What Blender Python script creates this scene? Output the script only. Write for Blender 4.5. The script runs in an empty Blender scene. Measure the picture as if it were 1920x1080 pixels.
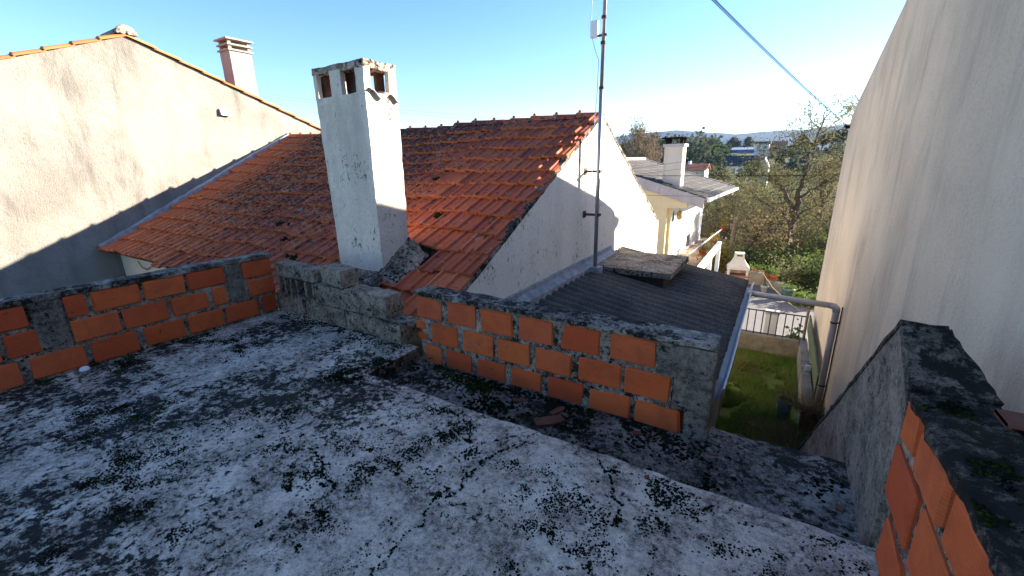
import bpy, bmesh, math, random
import numpy as np
from mathutils import Vector, Matrix, noise as mnoise

random.seed(7); RNG = np.random.default_rng(7)
scene = bpy.context.scene
COL = scene.collection

# ------------------------------------------------------------------ camera
YAW, PITCH, ROLL, FPX = 0.5572246, 0.2844907, -0.0193695, 806.73
fw = Vector((-math.sin(YAW) * math.cos(PITCH), math.cos(YAW) * math.cos(PITCH), -math.sin(PITCH)))
r0 = Vector((math.cos(YAW), math.sin(YAW), 0)); u0 = r0.cross(fw)
rt = math.cos(ROLL) * r0 + math.sin(ROLL) * u0
up = -math.sin(ROLL) * r0 + math.cos(ROLL) * u0
cam_data = bpy.data.cameras.new('camera'); cam = bpy.data.objects.new('camera', cam_data); COL.objects.link(cam)
cam_data.sensor_width = 36; cam_data.lens = FPX / 1920 * 36; cam_data.clip_start = 0.02; cam_data.clip_end = 20000
M = Matrix((rt, up, -fw)).transposed().to_4x4(); M.translation = (0, 0, 1.45); cam.matrix_world = M
scene.camera = cam

# ------------------------------------------------------------------ light
SUN = Vector((1.0, 1.1, 0.45)).normalized()
world = bpy.data.worlds.new('World'); scene.world = world; world.use_nodes = True
wn = world.node_tree; wn.nodes.clear()
wo = wn.nodes.new('ShaderNodeOutputWorld'); wb = wn.nodes.new('ShaderNodeBackground'); ws = wn.nodes.new('ShaderNodeTexSky')
ws.sky_type = 'NISHITA'; ws.sun_disc = False
ws.sun_elevation = math.asin(SUN.z); ws.sun_rotation = math.atan2(SUN.x, SUN.y)
ws.air_density = 1.0; ws.dust_density = 0.1; ws.ozone_density = 3.0; ws.altitude = 0
wb.inputs['Strength'].default_value = 0.066
wh = wn.nodes.new('ShaderNodeHueSaturation'); wh.inputs['Saturation'].default_value = 1.15; wh.inputs['Hue'].default_value = .509
wn.links.new(ws.outputs['Color'], wh.inputs['Color']); wn.links.new(wh.outputs['Color'], wb.inputs['Color']); wn.links.new(wb.outputs[0], wo.inputs[0])
sd = bpy.data.lights.new('sun', 'SUN'); sd.energy = 5.0; sd.angle = math.radians(0.5); sd.color = (1.0, 0.90, 0.76)
so = bpy.data.objects.new('sun', sd); COL.objects.link(so); so.rotation_euler = (-SUN).to_track_quat('-Z', 'Y').to_euler()
scene.view_settings.view_transform = 'Standard'; scene.view_settings.look = 'None'
scene.view_settings.exposure = 2.45; scene.view_settings.gamma = 1
scene.render.engine = 'CYCLES'
scene.cycles.volume_bounces = 1

# ------------------------------------------------------------------ node helpers
class NT:
    def __init__(s, name):
        s.m = bpy.data.materials.new(name); s.m.use_nodes = True; s.t = s.m.node_tree; s.t.nodes.clear()
        s.out = s.t.nodes.new('ShaderNodeOutputMaterial')
        g = s.t.nodes.new('ShaderNodeNewGeometry'); s.pos = g.outputs['Position']; s.nrm = g.outputs['Normal']
    def n(s, typ, **kw):
        nd = s.t.nodes.new('ShaderNode' + typ)
        for k, v in kw.items(): setattr(nd, k, v)
        return nd
    def set(s, sock, v):
        if hasattr(v, 'is_linked'): s.t.links.new(v, sock)
        elif v is not None:
            if isinstance(v, (tuple, list)) and len(v) == 3 and len(sock.default_value) == 4: v = (*v, 1)
            sock.default_value = v
    def scale(s, v, sc):
        nd = s.n('VectorMath', operation='MULTIPLY'); s.set(nd.inputs[0], v); nd.inputs[1].default_value = sc if isinstance(sc, tuple) else (sc,) * 3
        return nd.outputs[0]
    def noise(s, scale=5, detail=4, rough=.55, dist=0, vec=None, st=None):
        nd = s.n('TexNoise'); v = vec or s.pos
        if st: v = s.scale(v, st)
        s.set(nd.inputs['Vector'], v)
        nd.inputs['Scale'].default_value = scale; nd.inputs['Detail'].default_value = detail
        nd.inputs['Roughness'].default_value = rough; nd.inputs['Distortion'].default_value = dist
        return nd.outputs['Fac']
    def voro(s, scale=20, feature='F1', vec=None):
        nd = s.n('TexVoronoi', feature=feature); s.set(nd.inputs['Vector'], vec or s.pos); nd.inputs['Scale'].default_value = scale
        return nd.outputs['Distance']
    def ramp(s, f, a, b, c0=(0, 0, 0), c1=(1, 1, 1)):
        nd = s.n('ValToRGB'); s.set(nd.inputs[0], f); e = nd.color_ramp.elements
        e[0].position = a; e[0].color = (*c0, 1); e[1].position = b; e[1].color = (*c1, 1)
        return nd.outputs[0]
    def ramps(s, f, stops):
        nd = s.n('ValToRGB'); s.set(nd.inputs[0], f); e = nd.color_ramp.elements
        while len(e) < len(stops): e.new(.5)
        for el, (p, c) in zip(e, stops): el.position = p; el.color = (*c, 1)
        return nd.outputs[0]
    def mr(s, f, a, b, c=0., d=1.):
        nd = s.n('MapRange'); s.set(nd.inputs[0], f)
        for i, v in zip((1, 2, 3, 4), (a, b, c, d)): nd.inputs[i].default_value = v
        nd.interpolation_type = 'SMOOTHSTEP'
        return nd.outputs[0]
    def mix(s, f, a, b, blend='MIX'):
        nd = s.n('Mix', data_type='RGBA', blend_type=blend); s.set(nd.inputs[0], f); s.set(nd.inputs[6], a); s.set(nd.inputs[7], b)
        return nd.outputs[2]
    def ma(s, op, a, b=None, c=None):
        nd = s.n('Math', operation=op); s.set(nd.inputs[0], a)
        if b is not None: s.set(nd.inputs[1], b)
        if c is not None: s.set(nd.inputs[2], c)
        return nd.outputs[0]
    def xyz(s, v=None):
        nd = s.n('SeparateXYZ'); s.set(nd.inputs[0], v or s.pos); return nd.outputs
    def rnd(s): return s.n('ObjectInfo').outputs['Random']
    def bump(s, h, strength=.5, dist=.01, nrm=None):
        nd = s.n('Bump'); s.set(nd.inputs['Height'], h); nd.inputs['Strength'].default_value = strength; nd.inputs['Distance'].default_value = dist
        if nrm: s.set(nd.inputs['Normal'], nrm)
        return nd.outputs[0]
    def done(s, col, rough=.85, bump=None, metal=0., spec=.3):
        b = s.n('BsdfPrincipled'); s.set(b.inputs['Base Color'], col); s.set(b.inputs['Roughness'], rough)
        b.inputs['Metallic'].default_value = metal; b.inputs['Specular IOR Level'].default_value = spec
        if bump: s.set(b.inputs['Normal'], bump)
        s.t.links.new(b.outputs[0], s.out.inputs[0]); s.b = b
        return s.m

def simple(name, col, rough=.8, var=.25, scale=8., bump=.2, bd=.004, metal=0., spec=.3):
    t = NT(name); f = t.noise(scale, 5, .6); f2 = t.noise(scale * 7, 4, .6)
    dark = tuple(c * (1 - var) for c in col); lite = tuple(min(1, c * (1 + var)) for c in col)
    c = t.ramp(t.ma('ADD', t.ma('MULTIPLY', f, .65), t.ma('MULTIPLY', f2, .35)), .3, .7, dark, lite)
    return t.done(c, rough, t.bump(f2, bump, bd), metal, spec)

MAT = {}
def mat_concrete(name, lite, base, dark, dens, green=.5, bd=.006, pale=.5, zone=None):
    """weathered concrete with black lichen crusts and moss"""
    lite, base, dark = [(a * 1.10, b * .955, c * .83) for a, b, c in (lite, base, dark)]      # sandy, slightly warm cement
    t = NT(name)
    big = t.noise(1.1, 3, .6); mid = t.noise(5, 7, .7, .4); fine = t.noise(36, 8, .78); grit = t.noise(125, 5, .75)
    c = t.ramps(t.ma('ADD', t.ma('MULTIPLY', mid, .30), t.ma('ADD', t.ma('MULTIPLY', fine, .36), t.ma('MULTIPLY', grit, .34))), [(.435, dark), (.49, base), (.555, lite)])
    c = t.mix(t.mr(t.noise(2.3, 6, .7, .5), .50, .64, 0, pale), c, tuple(min(1, v * 1.35) for v in lite), 'MIX')
    c = t.mix(t.mr(grit, .54, .62, 0, .6), c, dark)
    patch = t.mr(big, .36, .62)
    if zone: patch = t.ma('MULTIPLY', patch, t.mr(t.ma('ADD', t.xyz()[0], t.ma('MULTIPLY', t.noise(1.6, 4, .6), 1.6)), zone[0], zone[1], 1, -.25))
    l1 = t.ma('ADD', t.noise(7.5, 12, .82, .25), t.ma('MULTIPLY', patch, .12 * dens)); l1 = t.ma('ADD', l1, t.ma('MULTIPLY', t.ma('ADD', t.ma('SUBTRACT', fine, .5), t.ma('SUBTRACT', grit, .5)), .22))
    m1 = t.mr(l1, .63, .655, 0, .96)
    l2 = t.ma('ADD', t.noise(24, 9, .76, .2), t.ma('MULTIPLY', t.ma('ADD', patch, t.mr(t.noise(5.5, 5, .6, .3), .40, .62, 0, .8)), .085 * dens))
    m2 = t.mr(l2, .615, .63, 0, .97)
    m = t.ma('MAXIMUM', m1, m2)
    lc = t.mix(t.mr(t.noise(3.2, 4, .6), .55, .66, 0, green), t.mix(fine, (.004, .004, .004), (.026, .024, .020)), (.022, .030, .009))
    c = t.mix(m, c, lc)
    h = t.ma('ADD', t.ma('MULTIPLY', fine, .6), t.ma('MULTIPLY', grit, .35)); h = t.ma('ADD', h, t.ma('MULTIPLY', m, .5))
    MAT[name] = t.done(c, .95, t.bump(h, .75, bd), spec=.15)
mat_concrete('terrace_concrete', (.72, .63, .55), (.42, .365, .315), (.10, .086, .073), 1.15, zone=(-1.7, -.3))
mat_concrete('gutter_concrete', (.34, .315, .29), (.13, .122, .114), (.035, .033, .031), 1.1, .7)
mat_concrete('block_concrete', (.40, .355, .295), (.21, .187, .155), (.06, .054, .045), .6, .35, .008, .15)
mat_concrete('mortar', (.42, .38, .33), (.17, .155, .135), (.035, .032, .028), .7, .4, .008, .25)
mat_concrete('coping_mortar', (.40, .39, .37), (.12, .12, .115), (.03, .031, .03), 1.0, .5, .008, .3)
mat_concrete('pillar_concrete', (.26, .24, .215), (.14, .13, .118), (.05, .046, .042), .5, .2, .005, .2)
mat_concrete('dark_coping', (.20, .19, .175), (.06, .057, .053), (.018, .017, .016), 1.1, .6, .009, .2)
mat_concrete('raking_render', (.30, .275, .25), (.17, .157, .145), (.06, .055, .05), .35, .1, .006, .25)
mat_concrete('rim_concrete', (.52, .48, .42), (.26, .24, .21), (.06, .056, .05), .7, .2, .006, .3)
mat_concrete('lid_concrete', (.36, .34, .31), (.20, .19, .175), (.075, .072, .068), .75, .3, .006, .3)

def mat_brick():
    t = NT('hollow_brick'); r = t.rnd(); x = t.xyz()
    c = t.ramps(r, [(0, (.52, .082, .024)), (.35, (.62, .112, .030)), (.7, (.70, .145, .038)), (1, (.60, .118, .042))])
    mid = t.noise(7, 6, .7, .5); fine = t.noise(75, 4, .7)
    c = t.mix(t.mr(mid, .40, .68, .0, .4), c, (.30, .058, .024))
    c = t.mix(t.mr(t.noise(5, 7, .72, .6, st=(1, 1, 2.2)), .60, .70, 0, .45), c, (.52, .18, .09))
    c = t.mix(t.mr(t.noise(8, 8, .80, .2), .63, .66, 0, .85), c, (.04, .028, .022))
    c = t.mix(t.mr(fine, .60, .70, 0, .5), c, (.16, .04, .02))
    c = t.mix(t.mr(t.noise(13, 9, .82, .2), .62, .65, 0, .8), c, t.mix(fine, (.07, .065, .06), (.30, .28, .25)))
    w = t.n('TexWave', wave_type='BANDS', bands_direction='Z'); w.inputs['Scale'].default_value = 26; w.inputs['Distortion'].default_value = 1.6; w.inputs['Detail'].default_value = 3; w.inputs['Detail Scale'].default_value = .6
    t.set(w.inputs['Vector'], t.pos)
    c = t.mix(t.ma('MULTIPLY', w.outputs['Fac'], .20), c, (.22, .045, .020))
    h = t.ma('ADD', t.ma('MULTIPLY', w.outputs['Fac'], .5), fine)
    MAT['brick'] = t.done(c, .88, t.bump(h, .45, .004), spec=.2)
mat_brick()

def mat_plaster(name, white, dirt, streak, amount=.5, bump=.5, bscale=120, bd=.004, mild=.5, warm=None, mt=.63):
    """painted or bare render with rain streaks and mildew"""
    t = NT(name)
    a = t.noise(1.0, 5, .6, .3); st = t.noise(2.8, 6, .68, .25, st=(1, 1, .20)); pb = t.noise(bscale, 3, .6); mid = t.noise(9, 6, .7)
    c = t.mix(t.mr(a, .35, .7, 0, amount), white, dirt)
    c = t.mix(t.mr(st, .45, .70, 0, amount), c, streak)
    gr = t.noise(bscale * .5, 5, .75); c = t.mix(t.mr(gr, .46, .64, 0, .45), c, tuple(v * .72 for v in dirt))
    if warm: c = t.mix(t.mr(t.noise(.7, 3, .5), .45, .65, 0, .6), c, warm)
    if mild:
        mm = t.ma('ADD', t.noise(26, 8, .78, .6, st=(1, 1, .6)), t.ma('MULTIPLY', t.mr(t.noise(2.2, 4, .6), .45, .7), .11))
        c = t.mix(t.mr(mm, mt, mt + .06, 0, mild), c, (.035, .035, .03))
    h = t.ma('ADD', pb, t.ma('ADD', t.ma('MULTIPLY', mid, 1.2), t.ma('MULTIPLY', t.noise(2.5, 4, .6, .6), .9)))
    MAT[name] = t.done(c, .92, t.bump(h, bump, bd), spec=.2)
mat_plaster('white_paint', (.82, .75, .655), (.68, .615, .53), (.60, .54, .46), .45, .5, 90, .006, .75, None, .615)
mat_plaster('chimney_paint', (.76, .665, .555), (.57, .49, .40), (.46, .395, .32), .75, .5, 90, .005, .85, None, .60)
mat_plaster('pebble_render', (.255, .232, .20), (.18, .163, .14), (.118, .108, .094), .9, 1.0, 48, .012, .0, (.29, .262, .222))
mat_plaster('tan_render', (.68, .555, .41), (.57, .465, .345), (.43, .35, .265), .9, .9, 90, .007, .0, (.71, .59, .445))
mat_plaster('grey_render', (.25, .24, .225), (.13, .125, .118), (.04, .038, .036), 1.0, .7, 80, .006, .75)
mat_plaster('yellow_paint', (.74, .62, .38), (.70, .57, .33), (.62, .50, .30), .35, .3, 90, .003, .1)
mat_plaster('house_white', (.82, .82, .80), (.76, .75, .72), (.70, .69, .66), .3, .3, 90, .003, .0)
mat_plaster('fascia_concrete', (.48, .45, .44), (.40, .37, .36), (.28, .26, .26), .7, .3, 60, .003, .35)
mat_plaster('cream_paint', (.66, .60, .50), (.58, .53, .44), (.45, .41, .34), .45, .4, 90, .003, .1)
mat_plaster('pink_render', (.33, .30, .265), (.27, .245, .22), (.19, .17, .15), .7, .5, 90, .004, .3)

def mat_tile():
    t = NT('clay_tile'); r = t.rnd(); x = t.xyz()
    c = t.ramps(r, [(0, (.24, .062, .036)), (.25, (.42, .098, .040)), (.5, (.34, .085, .045)), (.75, (.54, .145, .052)), (1, (.40, .105, .055))])
    fine = t.noise(60, 5, .7); mid = t.noise(11, 6, .7, .4)
    c = t.mix(t.mr(mid, .42, .68, 0, .35), c, (.26, .06, .035))
    # black crust: thick over the middle of the slope, thin beside the gable and the neighbour's wall
    zone = t.ma('MULTIPLY', t.mr(x[0], -10.1, -8.9), t.mr(x[0], -5.6, -3.0, 1, .25))
    zone = t.ma('MULTIPLY', zone, t.mr(x[1], 3.0, 4.4, .45, 1))
    zone = t.ma('ADD', zone, t.ma('MULTIPLY', t.mr(x[1], 5.9, 6.7), .35))
    li = t.ma('ADD', t.noise(16, 8, .74, .4), t.ma('MULTIPLY', zone, .14))
    c = t.mix(t.mr(li, .58, .68, 0, .9), c, t.mix(fine, (.012, .010, .010), (.05, .04, .036)))
    pl = t.ma('ADD', t.noise(9, 7, .7, .2), t.ma('MULTIPLY', zone, .05))
    c = t.mix(t.mr(pl, .63, .665, 0, .8), c, t.mix(fine, (.17, .16, .12), (.36, .34, .27)))
    MAT['tile'] = t.done(c, .85, t.bump(fine, .4, .004), spec=.2)
mat_tile()
def mat_tile_edge():
    t = NT('clay_tile_edge'); r = t.rnd()
    c = t.ramps(r, [(0, (.40, .11, .040)), (.5, (.50, .16, .055)), (1, (.44, .13, .05))])
    c = t.mix(t.mr(t.noise(26, 7, .75), .56, .66, 0, .85), c, (.05, .032, .024))
    MAT['tile_edge'] = t.done(c, .88, t.bump(t.noise(70), .4, .004), spec=.2)
mat_tile_edge()
def mat_newtile():
    t = NT('orange_tile'); r = t.rnd()
    c = t.ramps(r, [(0, (.40, .12, .035)), (.5, (.46, .155, .05)), (1, (.37, .11, .04))])
    c = t.mix(t.mr(t.noise(8, 6, .7), .55, .75, 0, .5), c, (.30, .19, .12))
    MAT['new_tile'] = t.done(c, .8, t.bump(t.noise(60), .3, .003), spec=.25)
mat_newtile()
def mat_corr():
    t = NT('fibre_cement'); fine = t.noise(110, 6, .75); mid = t.noise(2.2, 5, .6, .4)
    c = t.mix(t.mr(fine, .44, .60), (.045, .042, .038), (.21, .197, .178))
    c = t.mix(t.mr(mid, .42, .66, 0, .55), c, (.050, .047, .044))
    c = t.mix(t.mr(t.noise(160, 4, .7), .62, .68, 0, .5), c, (.30, .285, .26))
    MAT['fibre'] = t.done(c, .95, t.bump(fine, .35, .004), spec=.15)
mat_corr()
def mat_darkroof():
    t = NT('slate_roof'); r = t.rnd()
    c = t.ramp(r, 0, 1, (.040, .036, .034), (.070, .062, .058))
    c = t.mix(t.mr(t.noise(4, 6, .7, st=(1, 1, 1)), .4, .7, 0, .5), c, (.03, .027, .026))
    MAT['dark_roof'] = t.done(c, .9, t.bump(t.noise(30), .4, .01))
mat_darkroof()
MAT['flashing'] = simple('flashing_mortar', (.30, .30, .31), .9, .45, 9, .6, .01)
MAT['galv'] = simple('galvanised_steel', (.34, .34, .35), .5, .2, 20, .1, .001, .6)
MAT['rust'] = simple('rusty_iron', (.07, .045, .035), .8, .4, 30, .3, .002)
MAT['gutter_blue'] = simple('grey_gutter_sheet', (.50, .50, .50), .5, .15, 6, .1, .001)
MAT['pvc'] = simple('grey_plastic_pipe', (.56, .49, .41), .55, .18, 6, .15, .002)
MAT['pvc_dark'] = simple('brown_grey_pipe', (.38, .31, .255), .6, .2, 5, .15, .002)
MAT['white_plastic'] = simple('white_plastic', (.78, .78, .76), .5, .05)
MAT['black'] = simple('black_rubber', (.012, .011, .010), .95, .3, spec=.03)
MAT['iron'] = simple('dark_iron', (.05, .042, .036), .6, .3)
MAT['wood'] = simple('weathered_wood', (.20, .155, .115), .9, .35, 12, .5, .006)
MAT['rotten_wood'] = simple('dark_timber', (.06, .040, .030), .9, .4, 14, .5, .006)
MAT['terracotta'] = simple('terracotta', (.48, .13, .05), .8, .2, 10)
MAT['shard'] = simple('clay_shard', (.17, .062, .038), .9, .35, 14)
MAT['soot'] = simple('sooty_brick', (.10, .045, .03), .95, .5, 14)
MAT['teal'] = simple('teal_plastic', (.12, .21, .20), .6, .2)
MAT['green_pot'] = simple('pale_green_plastic', (.20, .28, .22), .55, .15)
MAT['green_panel'] = simple('green_slats', (.10, .13, .07), .7, .35, 14)
MAT['bark'] = simple('bark', (.085, .068, .052), .95, .4, 18, .8, .02)
MAT['soil'] = simple('soil', (.06, .048, .036), .95, .4, 12, .8, .02)
MAT['stone_wall'] = simple('garden_wall_render', (.30, .25, .18), .95, .4, 7, .7, .015)
MAT['bbq'] = simple('barbecue_concrete', (.62, .57, .48), .85, .12, 8)
MAT['bbq_brick'] = simple('barbecue_brick', (.36, .16, .10), .85, .25, 14)
MAT['balcony_tile'] = simple('balcony_floor_tile', (.46, .31, .20), .7, .2, 5)
MAT['blue_sheet'] = simple('blue_wall_sheet', (.05, .16, .40), .6, .15)
MAT['pale_sheet'] = simple('pale_roof_sheet', (.60, .58, .62), .6, .1)
MAT['navy_roof'] = simple('dark_blue_roof', (.030, .036, .055), .8, .2)
MAT['glass_dark'] = simple('dark_window_glass', (.02, .025, .03), .15, .2, spec=.5)
MAT['red_roof'] = simple('far_red_roof', (.36, .12, .07), .85, .25, 2)
MAT['ochre'] = simple('brass_lantern', (.40, .26, .08), .5, .2)
MAT['straw'] = simple('dry_straw', (.34, .26, .13), .9, .3, 20)

def mat_leaf(name, cols, tr=.35):
    t = NT(name); n1 = t.noise(1.6, 3, .6); n2 = t.noise(23, 2, .6)
    f = t.ma('ADD', t.ma('MULTIPLY', n1, .5), t.ma('MULTIPLY', n2, .5))
    k = len(cols); c = t.ramps(f, [(.34 + .32 * i / max(1, k - 1), cc) for i, cc in enumerate(cols)])
    d = t.n('BsdfDiffuse'); tl = t.n('BsdfTranslucent'); mx = t.n('MixShader')
    t.set(d.inputs[0], c); t.set(tl.inputs[0], c); mx.inputs[0].default_value = tr
    t.t.links.new(d.outputs[0], mx.inputs[1]); t.t.links.new(tl.outputs[0], mx.inputs[2]); t.t.links.new(mx.outputs[0], t.out.inputs[0])
    MAT[name] = t.m
mat_leaf('leaf_olive', [(.055, .062, .034), (.10, .106, .055), (.165, .155, .075), (.21, .17, .08)])
mat_leaf('leaf_brown', [(.09, .076, .046), (.17, .135, .078), (.27, .205, .11), (.18, .16, .085)])
mat_leaf('leaf_yellow', [(.13, .11, .03), (.22, .16, .04), (.30, .20, .05), (.16, .14, .04)])
mat_leaf('leaf_green', [(0.034, 0.058, 0.020), (0.071, 0.119, 0.034), (0.128, 0.178, 0.048), (0.170, 0.204, 0.051)])
mat_leaf('leaf_dark', [(0.016, 0.026, 0.014), (0.032, 0.048, 0.024), (0.054, 0.077, 0.032), (0.088, 0.096, 0.042)])
mat_leaf('leaf_bright', [(.05, .10, .02), (.10, .18, .03), (.16, .24, .04), (.22, .24, .05)])
mat_leaf('leaf_far', [(.050, .062, .042), (.075, .090, .056), (.10, .112, .066), (.13, .125, .08)], .2)
mat_leaf('twig', [(0.126, 0.095, 0.067), (0.210, 0.161, 0.112), (0.266, 0.203, 0.140)], .15)
mat_leaf('grass', [(.09, .17, .026), (.15, .27, .04), (.24, .34, .06), (.32, .30, .11)])
mat_leaf('dead_grass', [(.14, .10, .045), (.24, .17, .08), (.30, .22, .11)])
mat_leaf('moss_dark', [(.004, .005, .004), (.008, .010, .006), (.014, .018, .008), (.022, .032, .008)], .05)
mat_leaf('moss_green', [(.010, .014, .004), (.018, .028, .006), (.034, .050, .009), (.06, .085, .012)], .1)

def mat_lawn():
    t = NT('lawn_ground'); a = t.noise(1.3, 5, .65, .4); f = t.noise(40, 5, .7)
    c = t.mix(f, (.09, .15, .028), (.20, .25, .06))
    c = t.mix(t.mr(a, .50, .62, 0, .85), c, t.mix(f, (.16, .13, .085), (.36, .30, .21)))
    MAT['lawn'] = t.done(c, .95, t.bump(f, .8, .02), spec=.1)
mat_lawn()
def mat_patio():
    t = NT('patio_paving'); b = t.n('TexBrick'); t.set(b.inputs['Vector'], t.pos)
    b.inputs['Scale'].default_value = 1; b.inputs['Brick Width'].default_value = .4; b.inputs['Row Height'].default_value = .4; b.inputs['Mortar Size'].default_value = .012; b.offset = 0
    b.inputs['Color1'].default_value = (.17, .16, .155, 1); b.inputs['Color2'].default_value = (.14, .133, .133, 1); b.inputs['Mortar'].default_value = (.13, .125, .125, 1)
    c = t.mix(t.mr(t.noise(2, 5, .6), .4, .7, 0, .4), b.outputs[0], (.16, .15, .15))
    MAT['patio'] = t.done(c, .85, t.bump(t.noise(40), .3, .004))
mat_patio()
def mat_terrain():
    t = NT('valley_ground'); a = t.noise(.05, 5, .6); f = t.noise(.8, 6, .7)
    c = t.mix(a, (.055, .075, .022), (.10, .095, .04)); c = t.mix(t.mr(f, .45, .65, 0, .7), c, (.045, .05, .024))
    MAT['terrain'] = t.done(c, .95, spec=.1)
mat_terrain()
def mat_hill():
    t = NT('wooded_hill'); a = t.noise(.004, 6, .7); f = t.noise(.02, 6, .75)
    c = t.mix(a, (.028, .038, .026), (.050, .056, .036)); c = t.mix(t.mr(f, .5, .62, 0, .6), c, (.02, .027, .018))
    MAT['hill'] = t.done(c, .95, spec=.05)
mat_hill()

# ------------------------------------------------------------------ mesh helpers
def link(o, parent=None):
    COL.objects.link(o)
    if parent is not None: o.parent = parent
    return o
def mesh(name, verts, faces, mat, parent=None, smooth=False):
    me = bpy.data.meshes.new(name); me.from_pydata([tuple(v) for v in verts], [], faces); me.update()
    if mat: me.materials.append(MAT[mat] if isinstance(mat, str) else mat)
    if smooth: me.polygons.foreach_set('use_smooth', [True] * len(me.polygons))
    return link(bpy.data.objects.new(name, me), parent)
def bigmesh(name, V, loops, n, mats, parent=None, midx=None):
    """V (k,3) array, loops flat vertex index array, n vertices per face"""
    me = bpy.data.meshes.new(name); V = np.asarray(V, np.float32); loops = np.asarray(loops, np.int32); nf = len(loops) // n
    me.vertices.add(len(V)); me.vertices.foreach_set('co', V.ravel())
    me.loops.add(len(loops)); me.loops.foreach_set('vertex_index', loops)
    me.polygons.add(nf); me.polygons.foreach_set('loop_start', np.arange(0, nf * n, n, dtype=np.int32))
    for m in mats: me.materials.append(MAT[m])
    if midx is not None: me.polygons.foreach_set('material_index', np.asarray(midx, np.int32))
    me.update(calc_edges=True); me.validate()
    return link(bpy.data.objects.new(name, me), parent)
def empty(name, loc=(0, 0, 0), rz=0):
    o = bpy.data.objects.new(name, None); o.location = loc; o.rotation_euler = (0, 0, rz); o.empty_display_size = .1
    return link(o)
def tag(o, label, cat, group=None, kind=None):
    o['label'] = label
    if cat: o['category'] = cat
    if group: o['group'] = group
    if kind: o['kind'] = kind
    return o
def struct(o, label=None):
    o['kind'] = 'structure'
    if label: o['label'] = label
    return o

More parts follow.
